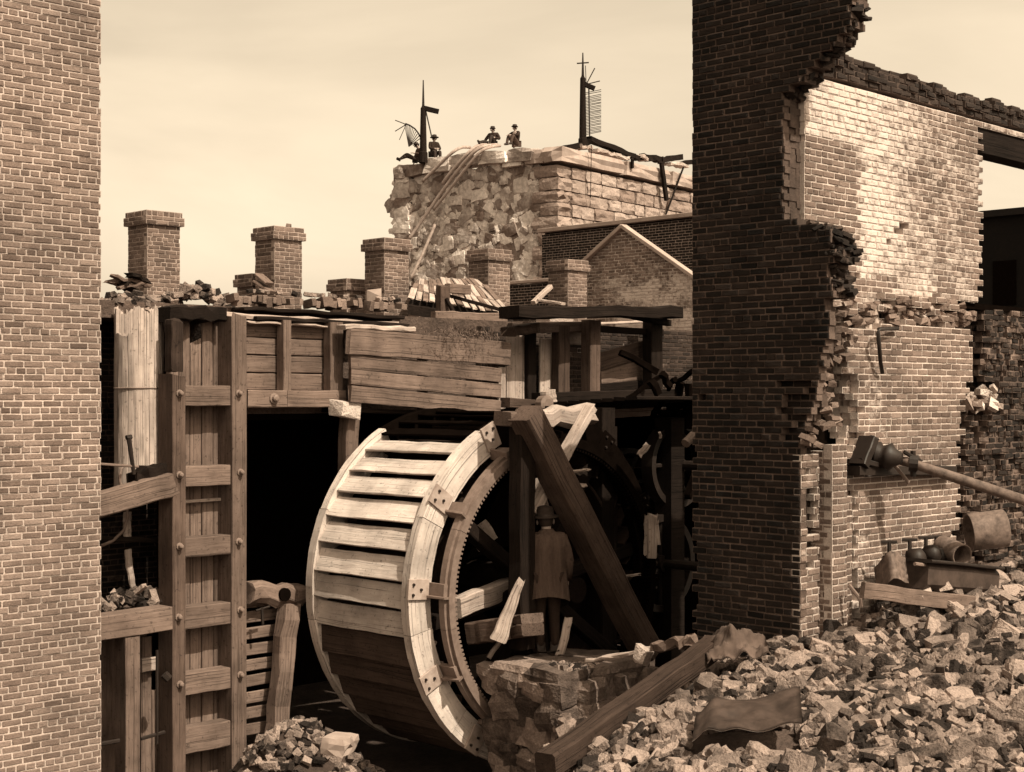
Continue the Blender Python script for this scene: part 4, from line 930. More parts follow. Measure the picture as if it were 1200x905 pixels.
# ================================================================ timber frame right of the flume
FQ = 15.30
fr = thing('ruined_framework', 'ruined timber frame of posts, light boards and beams right of the flume', 'timber frame', (on_y(690, 480, FQ).x, FQ, 4.6))
def post(px0, px1, pt, pb, y, m_='wood_brown', w=.16):
    a, b = on_y(px0, pb, y), on_y(px1, pb, y); zt2 = on_y((px0 + px1) / 2, pt, y).z
    return timber('post', fr, ((a.x + b.x) / 2, y + w/2, a.z), ((a.x + b.x) / 2, y + w/2, zt2), b.x - a.x, w, m_, ragged=(0, .04))
post(619, 629, 378, 470, FQ, 'wood_dark'); post(655, 668, 379, 470, FQ - .1, 'wood_brown'); post(692, 704, 374, 480, FQ - .3, 'wood_brown', .2); post(764, 777, 362, 475, FQ - .2, 'wood_dark', .2)
def board(a, b, y, m_, th=.04, name='board'):
    (ax, ay), (bx, by) = a, b; A, B = on_y(ax, ay, y), on_y(bx, by, y)
    return timber(name, fr, ((A.x + B.x) / 2, y, B.z), ((A.x + B.x) / 2, y, A.z), abs(B.x - A.x), th, m_, ragged=(.02, .03))
board((593, 391), (620, 470), FQ + .1, 'wood_light'); board((632, 396), (660, 462), FQ + .1, 'wood_light'); board((584, 430), (592, 480), FQ, 'wood_light')
board((636, 366), (664, 383), FQ + .5, 'plaster', .3, 'block'); board((674, 398), (688, 440), FQ + .35, 'plaster')
def hb(a, b, y, h, w, m_, name='beam', **kw):
    A, B = on_y(*a, y), on_y(*b, y); return timber(name, fr, A, B, w, h, m_, **kw)
hb((617, 384), (700, 383), FQ - .02, .16, .16, 'wood_grey'); hb((664, 392), (698, 394), FQ + .12, .3, .06, 'wood_light', 'board')
hb((596, 366), (790, 366), FQ - .45, .17, .4, 'wood_dark', 'roof_beam', jit=.02, seg=12)
hb((690, 385), (775, 390), FQ - .05, .1, .1, 'wood_dark'); hb((702, 424), (770, 405), FQ + .1, .28, .05, 'wood_brown', 'board'); hb((703, 440), (772, 432), FQ + .14, .3, .05, 'wood_grey', 'board'); hb((703, 457), (772, 452), FQ + .12, .2, .05, 'wood_dark', 'board')
hb((630, 472), (790, 466), FQ - .35, .28, .25, 'wood_dark'); hb((592, 472), (622, 474), FQ - .3, .14, .2, 'wood_brown'); hb((705, 484), (768, 480), FQ - .15, .18, .08, 'wood_light', 'board')
hb((596, 390), (625, 384), FQ - .2, .14, .3, 'wood_brown', jit=.02); hb((702, 362), (784, 379), FQ - .3, .1, .1, 'wood_dark')
hb((760, 372), (790, 366), FQ - .5, .12, .1, 'wood_dark')
for a, b in (((742, 378), (770, 374)), ((690, 380), (760, 377))): hb(a, b, FQ + .9, .04, .4, 'wood_light', 'lath')
for k in range(4): board((676 + k * 5, 446), (679 + k * 5, 468), FQ + .5, 'wood_light', .03, 'lath')
# heavy props in front
prop = one_timber('vertical_prop', 'dark upright timber prop behind the standing man', on_y(612, 760, 12.52), on_y(612, 486, 12.52), .25, .22, 'wood_dark')
one_timber('diagonal_brace', 'huge dark diagonal timber brace with a sunlit top end, beside the standing man', on_y(758, 765, 12.35), on_y(615, 484, 12.35), .30, .36, 'wood_brown', up=(0, 1, 0), bev=.03)
one_timber('light_strut', 'slim pale strut crossing behind the diagonal brace', on_y(622, 602, 12.62), on_y(692, 478, 12.62), .10, .17, 'wood_light', up=(0, 1, 0))
one_timber('rough_log', 'pale rough split log lying level behind the brace top', on_y(606, 493, 12.95), on_y(694, 486, 12.95), .2, .26, 'wood_light', jit=.03, bev=.06, ragged=(.04, .1))
one_timber('machine_post', 'dark square post rising beside the pale strut', on_y(706, 760, 13.3), on_y(706, 478, 13.3), .26, .24, 'wood_dark')
one_timber('cap_block', 'grey block capping the head of the upright prop', on_y(590, 492, 12.6), on_y(628, 492, 12.6), .3, .16, 'wood_grey', jit=.02)
one_timber('short_stub', 'short pale stub of timber standing under the frame', on_y(645, 480, 14.6), on_y(642, 458, 14.6), .2, .14, 'wood_light')
mb = MB(); mb.lathe(on_y(634, 474, 14.4), (0, -1, 0), [(.0, .0), (.12, 0), (.13, .12), (.08, .14), (0, .14)], 14); single('iron_collar', 'round iron collar under the timber frame', 'collar', mb, 'iron_grey')
# wheel-side blocks
for k, (a, b) in enumerate((((556, 742), (600, 735)), ((604, 727), (624, 725)), ((602, 741), (624, 738)))):
    A, B = at(*a, 18.0 - .1 * k), at(*b, 17.6 - .1 * k)
    one_timber('timber_block', ['square timber block end resting beside the gear ring', 'upper short block of the little stack at the man\'s feet', 'lower short block of the little stack at the man\'s feet'][k], A, B, .3, [.26, .12, .14][k], ['wood_brown', 'wood_grey', 'wood_brown'][k], cat='timber block')
one_timber('splintered_stick', 'pale splintered stick leaning between the blocks and the man', at(583, 752, 17.4), at(612, 676, 17.4), .2, .06, 'wood_light', taper=.4, ragged=(.02, .2), up=(.7, .7, 0))
one_timber('gear_shaft_arm', 'pale level timber arm crossing inside the gear ring', on_y(534, 712, 13.02), on_y(600, 688, 13.3), .16, .24, 'wood_light')
for (a, b, c_) in (((572, 752), (560, 772), (592, 744)), ((660, 772), (655, 742), (664, 722))): pass
for i, (a, b, w) in enumerate((((572, 772), (592, 742), .06), ((655, 770), (668, 722), .1), ((557, 615), (573, 640), .3), ((628, 560), (640, 600), .1), ((689, 590), (680, 600), .16), ((668, 552), (692, 551), .12), ((672, 570), (686, 568), .3), ((757, 652), (757, 602), .05), ((764, 655), (764, 600), .13), ((772, 640), (770, 607), .05), ((728, 676), (752, 673), .06), ((728, 748), (742, 745), .06), ((748, 535), (760, 520), .08), ((773, 506), (775, 516), .03))):
    lab = ['pale lath slanting up beside the gear ring', 'pale board edge behind the man\'s legs', 'pale broken board seen through the gear ring', 'pale board seen between prop and brace', 'pale chip of plaster in the dark behind the brace', 'pale level bar behind the brace', 'pale broken board end behind the brace', 'thin splintered plank standing in the dark, leftmost of three', 'wide splintered pale plank standing in the dark', 'thin splintered plank beside the wide one', 'pale flake lying on dark machinery behind the brace', 'small pale board lying at the foot of the brace', 'pale lath seen through the dark pulley', 'thin pale sliver beside the dark pulley'][i]
    d = 19.5 if i > 6 else (18.6 if i in (2, 3, 4, 5, 6) else 17.95)
    one_timber('broken_board', lab, at(*a, d), at(*b, d + .05), w, .03, 'wood_light', up=(-.7, -.7, 0) if abs(a[0]-b[0]) < abs(a[1]-b[1]) else None, ragged=(.03, .08), seg=4)

# dark machinery under the frame
mc = thing('line_shaft', 'dark iron shaft with pulley wheels in the shadow behind the brace', 'machinery', (15.5, 14.2, 1.5))
def pulley(parent, c, r, w, n=6, name='pulley'):
    mb = MB(); mb.ring_seg((c[0], 0, c[2]), r * .86, r, c[1] - w/2, c[1] + w/2, 0, 2 * math.pi, 40)
    for k in range(n):
        a = 2 * math.pi * k / n; mb.tube([(c[0], c[1], c[2]), (c[0] + math.cos(a) * r * .9, c[1], c[2] + math.sin(a) * r * .9)], r * .06, 6)
    mb.lathe((c[0], c[1] - w * .7, c[2]), (0, 1, 0), [(0, 0), (r * .18, 0), (r * .18, w * 1.4), (0, w * 1.4)], 14); return obj(name, mb, 'iron', parent)
q = on_y(790, 545, 13.6); pulley(mc, q, .62, .2); q2 = on_y(735, 565, 14.2); pulley(mc, q2, .5, .15); q3 = on_y(775, 660, 13.6); pulley(mc, q3, .7, .12, 8, 'gear')
mb = MB(); mb.tube([(q.x, 12.9, q.z), (q.x, 15.5, q.z)], .07, 10); obj('shaft', mb, 'iron', mc)
mb = MB(); mb.tube([(q3.x, 12.9, q3.z), (q3.x, 15.5, q3.z)], .07, 10); obj('shaft', mb, 'iron', mc)
mb = MB(); mb.tube([on_y(662, 553, 13.9), on_y(700, 553, 13.9)], .07, 10); obj('level_shaft', mb, 'iron_grey', mc)
mb = MB(); mb.tube([on_y(803, 520, 12.0), on_y(813, 510, 12.0)], .06, 10); obj('shaft_end', mb, 'iron_grey', mc)
mb = MB(); mb.box((14.9, 13.2, .2), (15.2, 13.5, 4.6)); mb.box((16.6, 13.4, .2), (16.9, 13.7, 4.7)); obj('bearing_posts', mb, 'wood_dark', mc)
mb = MB()
for i in range(46):
    p = on_y(U(765, 830), U(430, 640), 13.4 + U(0, 1.4)); q_ = p + Vector((U(-.6,.6), U(-.5,.5), U(-.8,.3))); mb.beam(p, q_, U(.05,.16), U(.04,.14), seg=3, jit=.02)
obj('charred_tangle', mb, 'soot_and_shade', mc, kind='stuff')
dk = thing('shade_deck', 'added deck that keeps the sun off the machinery below', 'decking', (17, 14.5, 4.6))
for k in range(12): timber('shade_deck_board', dk, (15.2 + .01 * k, 12.95 + .22 * k, 4.98 - .012 * k), (20.5, 12.95 + .22 * k, 4.98), .205, .05, 'wood_dark', seg=4)  # deck seen only edge-on, added to block the sun
# ================================================================ stone platform and fallen timbers
PL = thing('stone_platform', 'rough stone masonry pier on which the man in the coat stands', 'stone platform', (12.8, 12, .2))
mb = MB(); mb.box((12.6, 11.78, .2), (13.7, 12.5, 1.6)); obj('core', mb, 'stone_core', PL)
z = .25
while z < 1.66:
    h = U(.2, .32); h = min(h, 1.78 - z)
    y = 11.45
    while y < 12.5:
        w = U(.22, .45); M = TRS(Vector((12.5 + U(-.05, .05), y + w/2, z + h/2)), Euler((U(-.25,.25), U(-.15,.15), U(-.2,.2))), (.5, w * 1.12, h * 1.15)); inst('stone', 'p', random.randrange(12), 'platform_stone', M, PL); y += w * .96
    x = 12.5
    while x < 13.7:
        w = U(.18, .36); M = TRS(Vector((x + w/2, 11.6 + U(-.1, .08), z + h/2)), Euler((U(-.15,.15), U(-.1,.1), U(-.2,.2))), (w * 1.1, .5, h * 1.15)); inst('stone', 'p', random.randrange(12), 'platform_stone', M, PL); x += w * .95
    z += h * .97
for (x, y, w, l) in ((12.5, 11.75, .42, .45), (12.55, 12.25, .5, .5), (12.9, 12.2, .6, .6), (12.85, 11.7, .5, .45), (13.35, 11.8, .6, .6), (13.45, 12.3, .55, .5)):
    inst('stone', 'p', random.randrange(12), 'platform_stone', TRS(Vector((x, y, 1.76)), Euler((U(-.03,.03), U(-.03,.03), U(-.2,.2))), (w * 1.3, l * 1.3, .27)), PL)
one_timber('fallen_beam', 'long squared timber fallen across the rubble toward the stone platform', at(640, 898, 12.3), at(838, 757, 14.95), .20, .21, 'wood_brace', bev=.02, seg=10)
one_timber('split_board', 'pale split board lying on the platform behind the fallen beam', at(690, 775, 16.9), at(775, 758, 16.2), .14, .05, 'wood_light', jit=.015)
one_timber('crooked_branch', 'crooked weathered timber end over the top of the fallen beam', at(765, 758, 15.9), at(815, 752, 15.5), .16, .1, 'wood_grey', jit=.03, ragged=(.1, .1))
mb = MB(); mb.mesh(TRS(at(752, 768, 16.0), Euler((.4, .2, .3)), (.16, .2, .2)), *UR[4]); single('stone_chip', 'angular pale stone chip beside the split board', 'stone', mb, 'plaster')

def sheet(name, label, cat, mat, c, u, v, nu, nv, hf, th=.02):
    mb = MB(); n = u.cross(v).normalized(); 
    for s in (0, 1):
        for j in range(nv + 1):
            for i in range(nu + 1):
                a, b = i / nu - .5, j / nv - .5; p = c + u * a + v * b + n * (hf(a, b) - s * th); mb.v.append(p); mb.g.append(tuple(p)); mb.t.append((0, 0))
    N = (nu + 1) * (nv + 1)
    for j in range(nv):
        for i in range(nu):
            q = j * (nu + 1) + i; mb.f.append((q, q + 1, q + nu + 2, q + nu + 1)); mb.f.append((N + q, N + q + nu + 1, N + q + nu + 2, N + q + 1))
    for i in range(nu):
        for q in (i, nv * (nu + 1) + i): mb.f.append((q, q + 1, N + q + 1, N + q))
    for j in range(nv):
        for q in (j * (nu + 1), j * (nu + 1) + nu): mb.f.append((q, q + nu + 1, N + q + nu + 1, N + q))
    return single(name, label, cat, mb, mat, True)
FW = Vector((1, 1, 0)) / R2
c = at(876, 842, 12.25)
sheet('metal_sheet', 'curled dark metal sheet lying on the brick rubble', 'metal sheet', 'sheet_metal', c + Vector((0, 0, .06)), RV * .88 + Vector((0, 0, .02)), FW * .7 + RV * .12 + Vector((0, 0, .10)), 20, 14,
      lambda a, b: -.14 * sm((-.30 - a) / .2) + .05 * sm((a - .1) / .4) * (b + .5) - .03 * math.cos(a * 5) + .05 * noise.noise(Vector((a * 5, b * 5, 0))), .012)
c = at(862, 766, 14.75)
sheet('crumpled_canvas', 'crumpled heap of stiff canvas at the foot of the dark pier', 'canvas', 'canvas', c + Vector((0, 0, .05)), RV * .62 + Vector((0, 0, .06)), FW * .5 + Vector((0, 0, .14)), 30, 24,
      lambda a, b: .22 * math.exp(-((a + .05) / .3) ** 2 - (b / .4) ** 2) + .12 * noise.noise(Vector((a * 6, b * 4, 2))) + .06 * abs(noise.noise(Vector((a * 9 + b * 5, b * 6, 5)))) + .03 * noise.noise(Vector((a * 22, b * 16, 9))), .012)

# ================================================================ brick rubble
GRP = 'loose bricks in the rubble heap'
cand = []
def clear(r, d):
    p = rd(r, d); 
    if p.x > 12.55 and p.y > 8.35: return False
    for (px_, dd, ra, rb) in ((876, 12.2, .48, .42), (862, 14.75, .36, .3)):
        if abs(r - (px_ - CPX) / FPX * dd) < ra and abs(d - dd) < rb: return False
    q = (d - 12.3) / 2.65; rb_ = lerp(.28, 2.03, q)
    if 0 < q < 1 and abs(r - rb_) < .2: return False
    return True
tries = 0
while len(cand) < 9000 and tries < 80000:
    tries += 1
    d = 9.2 + 9.2 * random.random() ** .8; r = U(.28 * d * -.0 - .2, .36 * d)
    if r < rline(d) - (.9 if d > 13 else .5) or not clear(r, d): continue
    s = rline(d) - r
    if s > 0 and random.random() < s: continue
    k = random.random(); lib = 'f'
    L, w, h = U(.09, .2), U(.085, .115), U(.055, .075)
    if k < .42: lib = 'b'; L = random.choice((.2, .2, .12, .1)); w = .1; h = .062
    elif k < .68: L, w, h = U(.035, .1), U(.04, .08), U(.03, .06)
    elif k > .96: lib = 'p'; L, w, h = U(.18, .34), U(.14, .26), U(.1, .18)
    z = mound(r, d) + U(-.03, .10)
    if d < 9.6: continue
    p = rd(r, d, z); px, py = proj(p)
    if not (590 < px < 1290 and 640 < py < 990): continue
    rot = Euler((random.gauss(0, .55), random.gauss(0, .6), U(0, 6.3)))
    M = TRS(p, rot, (L, w, h)); cand.append((M, lib, random.randrange(7), L * max(w, h) / d ** 2, px, py, p.z, d))
vis = [c for c in cand if 640 < c[4] < 1195 and 690 < c[5] < 900]
vis.sort(key=lambda c: -c[3] * (1 + 2 * (c[6] - mound((c[0].translation.x - c[0].translation.y) / R2, c[7]))))
chosen = set(id(c) for c in vis[:190]); rest = MB()
for c in cand:
    if id(c) in chosen: tag(inst('loose_brick', c[1], c[2], 'rubble', c[0]), 'broken brick lying loose in the big rubble heap below the dark pier', 'brick', GRP)
    else: rest.mesh(c[0], *{'f': UF, 'b': UB, 'p': UP}[c[1]][c[2]])
tag(obj('brick_rubble', rest, 'rubble'), 'heap of smaller broken brick covering the yard floor', 'rubble', kind='stuff')

def heap(n, f, label, group, mat='rubble', size=(.1, .24), extra=0):
    if extra:
        mb = MB()
        for i in range(extra): mb.mesh(TRS(f(), Euler((random.gauss(0, .5), random.gauss(0, .5), U(0, 6.3))), (U(*size) * .9, U(.07, .12), U(.05, .1))), *random.choice(UF))
        tag(obj('brick_rubble', mb, mat), label.replace('broken brick', 'mass of smaller brick bits'), 'rubble', kind='stuff')
    for i in range(n):
        p = f(); L = U(*size)
        tag(inst('loose_brick', random.choice('ffr'), random.randrange(10), mat, TRS(p, Euler((random.gauss(0, .5), random.gauss(0, .5), U(0, 6.3))), (L, U(.08, .13), U(.05, .1)))), label, 'brick', group)
def f1():
    px = U(116, 196); p = on_y(px, 718, 15.42 + U(0, .25)); p.z = 2.55 + .2 * abs(math.sin(px * .05)) * random.random() + U(0, .05); return p
heap(30, f1, 'broken brick piled on the trestle shelf beside the pale pier', 'bricks on the trestle shelf', extra=20)
def f2():
    px = U(120, 290); y = 16.15 + U(0, .6); top = prof([(120, 350), (140, 344), (190, 352), (215, 336), (240, 334), (262, 348), (290, 352)])(px)
    p = on_y(px, top + U(0, 14), y); return p
heap(44, f2, 'broken brick heaped along the wall top behind the gate', 'bricks on the wall top', size=(.09, .2), extra=130)
mb = MB(); A = on_y(112, 352, 15.6); B = on_y(300, 352, 15.6); mb.box((A.x, 16.12, 5.95), (B.x, 16.9, 6.16)); tag(obj('wall_top', mb, 'earth'), kind='structure')
for i in range(26): 
    px = U(290, 470); p = on_y(px, 0, 15.75); p.z = 6.34; tag(inst('loose_brick', 'f', i % 10, 'rubble', TRS(p, Euler((U(-.4,.4), U(-.4,.4), U(0,6))), (U(.06,.14), .08, .05))), 'small brick chip lying on the ledge above the bulkhead', 'brick', 'chips on the ledge')
# bits of roof beside the first chimney
wr = thing('roof_debris', 'tangle of broken dark roof boards beside the tallest chimney', 'debris', at(155, 345, 20.5))
for a, b in (((127,322),(178,337)), ((136,340),(176,328)), ((140,330),(160,346)), ((150,320),(175,333)), ((124,328),(150,338))): timber('board', wr, at(*a, 20.6), at(*b, 20.9), .2, .05, random.choice(('wood_dark', 'wood_grey', 'wood_dark')), jit=.02, ragged=(.1, .1))
for a, b in (((300,330),(320,343)), ((303,322),(316,333))): timber('board', wr, at(*a, 22.0), at(*b, 21.9), .2, .04, 'wood_grey')
mb = MB(); mb.add([at(430,340,23.5), at(447,338,23.3), at(430,356,23.3), at(447,348,23.0)], [(0,1,3,2)]); mb.add([v + Vector((.05,.08,-.05)) for v in mb.v[:4]], [(2,3,1,0)]); mb.f += [(0,2,6,4),(1,5,7,3),(0,4,5,1),(2,3,7,6)]
single('tilted_slab', 'pale slab tilted against the chimney before the tower edge', 'slab', mb, 'coping_stone')
def f4():
    p = rd(U(.45, 1.9), U(15.9, 17.3)); p.z = 1.86 + U(-.02, .04); return p if p.x > 12.45 and 11.5 < p.y < 12.5 else f4()
heap(12, f4, 'broken brick lying on the stone platform near the fallen beam', 'bricks on the platform', size=(.06, .16), extra=110)
def f5():
    r = U(.5, 1.9); dd = U(14.2, 16.2); p = rd(r, dd); p.z = max(mound(r, dd), 1.0 + .45 * sm((dd - 14.2) / 1.6)) + U(0, .1); return p
heap(16, f5, 'stone lump at the foot of the platform behind the fallen beam', 'lumps behind the beam', mat='platform_stone', size=(.1, .3), extra=260)
# heap by the wheel pit
mb = MB(); N = 24
hc = on_y(345, 878, 14.35)
for j in range(N + 1):
    for i in range(N + 1):
        x, y = lerp(-1.3, 1.5, i / N), lerp(-.9, .9, j / N); h = .95 * math.exp(-(x / .9) ** 2 - (y / .65) ** 2) + .06 * noise.noise(Vector((x * 4, y * 4, 1)))
        p = Vector((hc.x + x, hc.y + y, .12 + h)); mb.v.append(p); mb.g.append(tuple(p)); mb.t.append((0, 0))
for j in range(N):
    for i in range(N): a = j * (N + 1) + i; mb.f.append((a, a + 1, a + N + 2, a + N + 1))
tag(obj('pit_mound', mb, 'earth', smooth=True), kind='structure')
def f3():
    x, y = random.gauss(0, .55), random.gauss(-.1, .35); return Vector((hc.x + x, hc.y + y, .16 + .95 * math.exp(-(x / .9) ** 2 - (y / .65) ** 2) + U(-.01, .06)))
heap(36, f3, 'broken brick on the small heap between the gate and the wheel', 'bricks by the wheel pit', size=(.07, .2), extra=300)
mb = MB(); mb.mesh(TRS(at(398, 872, 16.7), Euler((.05, .05, .5)), (.42, .28, .2)), *UQ[2]); single('pale_block', 'pale squared stone block lying on the heap at the foot of the wheel', 'stone block', mb, 'coping_stone')

# ================================================================ iron machinery by the lower wall
def py_(px, py, y): return on_y(px, py, y)
sh = thing('iron_shaft', 'long bent iron shaft with a pulley and gear jutting from the lower wall', 'iron shaft', on_y(1040, 556, 8.3))
mb = MB(); mb.tube([on_y(1040, 536, 8.35), on_y(1068, 543, 8.1), on_y(1120, 560, 7.7), on_y(1205, 588, 7.2)], [.045, .05, .055, .055], 10); obj('shaft', mb, 'rust_metal', sh, True)
mb = MB(); mb.lathe(on_y(1028, 534, 8.4), (.25, -.95, -.1), [(0, -.02), (.14, -.02), (.15, .02), (.11, .05), (.13, .10), (.15, .14), (.10, .18), (.06, .26), (0, .26)], 18); obj('pulley', mb, 'iron', sh, True)
mb = MB(); cc = on_y(1070, 543, 8.1); mb.lathe(cc, (.5, -.85, -.1), [(.05, -.04), (.09, -.04), (.09, .05), (.05, .05)], 12); mb.beam(cc + Vector((0, 0, -.14)), cc + Vector((0, 0, .13)), .05, .05); mb.beam(cc + Vector((-.1, .05, .12)), cc + Vector((.06, -.06, .02)), .04, .04); obj('coupling', mb, 'iron', sh)
mb = MB(); mb.beam(on_y(1006, 546, 8.42), on_y(1018, 514, 8.42), .1, .2); mb.beam(on_y(1018, 516, 8.42), on_y(1027, 520, 8.36), .1, .12); mb.beam(on_y(1007, 540, 8.4), on_y(1027, 545, 8.36), .08, .06); obj('bearing_bracket', mb, 'iron', sh)
mb = MB(); mb.tube([on_y(1050, 547, 8.3), on_y(1065, 566, 8.2)], .018, 6); mb.tube([on_y(1047, 545, 8.3), on_y(1058, 558, 8.25)], .014, 6); obj('lever', mb, 'iron_grey', sh)
mb = MB(); mb.beam(on_y(1000, 552, 8.44), on_y(1114, 551, 8.44), .16, .10); single('iron_sill', 'black iron sill bar set level into the lower wall under the shaft', 'iron bar', mb, 'iron')
mb = MB(); mb.tube([on_y(1052, 385, 8.46), on_y(1030, 386, 8.38), on_y(1029, 390, 8.36), on_y(1032, 425, 8.42), on_y(1034, 437, 8.46)], .022, 7); single('iron_bracket', 'bent iron bracket hanging on the lower wall beneath the ledge', 'bracket', mb, 'iron', True)
ch = thing('iron_valve_chest', 'dark iron valve chest with screw handles on the rubble by the wall', 'machine', on_y(1100, 695, 8.1))
A, B = on_y(1062, 672, 8.05), on_y(1146, 680, 8.05)
mb = MB(); mb.beam(A, B, .5, .28, bev=.05); obj('chest', mb, 'sheet_metal', ch)
mb = MB(); mb.beam(A + Vector((-.02, -.02, .15)), B + Vector((.02, -.02, .15)), .58, .035); obj('lid', mb, 'iron', ch)
mb = MB(); mb.tube([on_y(1072, 661, 7.85), on_y(1120, 667, 7.85), on_y(1133, 676, 7.85)], .02, 6); obj('side_pipe', mb, 'iron_grey', ch)
for px, py in ((1042, 648), (1066, 645), (1097, 641), (1085, 642)):
    v0 = on_y(px, py + 12, 8.2); hgt = .22; vt = Vector((0, 0, hgt)); mb = MB(); mb.tube([v0, v0 + vt], .022, 7); mb.tube([v0 + vt + RV * -.08, v0 + vt + RV * .08], .017, 6); mb.lathe(v0, (0, 0, 1), [(.09, -.12), (.11, -.02), (.05, .04), (.04, .1)], 12); obj('screw_handle', mb, 'iron', ch)
for px, py, r in ((1073, 655, .11), (1091, 650, .1), (1100, 652, .09)): mb = MB(); mb.lathe(on_y(px, py, 8.1), (.2, -.9, .1), [(0, .1), (r * .5, .1), (r, .06), (r, -.06), (0, -.08)], 14); obj('flange', mb, 'iron', ch, True)
cw = on_y(1045, 668, 8.0)
sheet('torn_sheet', 'torn pale sheet metal crumpled beside the valve chest', 'metal sheet', 'rust_metal', cw, RV * .32 + Vector((0, 0, .12)), Vector((0, 0, .26)) + FW * .15, 8, 8, lambda a, b: .14 * math.cos(a * 6) + .06 * noise.noise(Vector((a * 6, b * 6, 3))), .01)
one_timber('long_board', 'long board set on edge in the rubble before the valve chest', on_y(1011, 692, 7.95), on_y(1140, 708, 7.7), .06, .16, 'wood_grey', bev=.008)
mb = MB(); cd = on_y(1152, 622, 8.0); ax = (RV + Vector((0, 0, .12))).normalized(); mb.lathe(cd - ax * .16, ax, [(.21, 0), (.21, .4), (.19, .4), (.19, 0), (.21, 0)], 28); single('metal_drum', 'open pale sheet metal drum lying on the rubble by the burnt doorway', 'drum', mb, 'rust_metal', True)
mb = MB(); mb.lathe(on_y(1104, 640, 8.15), (on_y(1130, 652, 7.8) - on_y(1104, 640, 8.15)).normalized(), [(.12, 0), (.12, .36), (.105, .36), (.105, 0), (.12, 0)], 24); single('metal_pipe', 'short wide pale metal pipe lying on top of the valve chest', 'pipe', mb, 'rust_metal', True)
mb = MB(); mb.tube([on_y(995, 686, 8.3), on_y(1008, 702, 8.2), on_y(1009, 711, 8.2)], .02, 6); single('iron_rod', 'pale bent iron rod leaning at the foot of the pilaster', 'iron rod', mb, 'iron_grey')
for (px, py, w, m_) in ((1085, 694, .14, 'plaster'), (1104, 688, .18, 'plaster'), (1120, 694, .16, 'rubble'), (1075, 697, .12, 'rubble')):
    mb = MB(); mb.mesh(TRS(on_y(px, py, 7.85), Euler((U(-.4,.4), U(-.4,.4), U(0,6))), (w, w * .7, w * .55)), *UR[int(px) % 12]); single('brick_chunk', 'chunk of mortar lying between the long board and the valve chest', 'brick', mb, m_, group='chunks by the valve chest')

# ================================================================ people
def skin_obj(name, J, edges, mat, parent, root, sub=2, grow=None):
    names = []; 
    for e in edges:
        for n in e:
            if n not in names: names.append(n)
    names.remove(root); names.insert(0, root); ix = {n: i for i, n in enumerate(names)}
    me = bpy.data.meshes.new(name); c = WLOC[parent.name]
    me.from_pydata([J[n][0] - c for n in names], [(ix[a], ix[b]) for a, b in edges], [])
    o = bpy.data.objects.new(name, me); col.objects.link(o); o.modifiers.new('Skin', 'SKIN')
    sv = me.skin_vertices[0].data
    for n, i in ix.items():
        r = J[n][1]; rx, ry = (r if isinstance(r, tuple) else (r, r))
        if grow: rx, ry = rx * grow[0] + grow[1], ry * grow[0] + grow[1]
        sv[i].radius = (rx, ry); sv[i].use_root = (i == 0)
    o.modifiers.new('Sub', 'SUBSURF').levels = sub
    o.modifiers['Sub'].render_levels = sub; o.modifiers['Skin'].use_smooth_shade = True
    dg = bpy.context.evaluated_depsgraph_get(); ev = o.evaluated_get(dg); m2 = bpy.data.meshes.new_from_object(ev)
    m2.name = name; m2.materials.clear(); m2.materials.append(MATS[mat]); bpy.data.objects.remove(o)
    o = bpy.data.objects.new(name, m2); o.color = (0, 0, 0, 1); m2.polygons.foreach_set('use_smooth', [True] * len(m2.polygons))
    return place(o, parent, c)
def hand(J, E, side, wrist, d, palm_n, s=1.0):
    d = d.normalized(); pn = palm_n.normalized(); a = d.cross(pn).normalized(); w = J[wrist][0]
    J[side + 'palm'] = (w + d * .05 * s, .027 * s); E.append((wrist, side + 'palm')); J[side + 'knuck'] = (w + d * .085 * s, .026 * s); E.append((side + 'palm', side + 'knuck'))
    for k, (off_, ln) in enumerate(((-.027, .062), (-.009, .075), (.009, .072), (.026, .055))):
        b = w + d * .095 * s + a * off_ * s
        for q, (t, c) in enumerate(((.35, .002), (.7, .012), (1.0, .03))):
            n = f'{side}f{k}{q}'; J[n] = (b + d * ln * t * s + pn * c * s, .0085 * s); E.append(((side + 'knuck') if q == 0 else f'{side}f{k}{q-1}', n))
    J[side + 't0'] = (w + d * .05 * s - a * .04 * s + pn * .01, .011 * s); J[side + 't1'] = (w + d * .085 * s - a * .05 * s + pn * .02 * s, .009 * s); E += [(side + 'palm', side + 't0'), (side + 't0', side + 't1')]
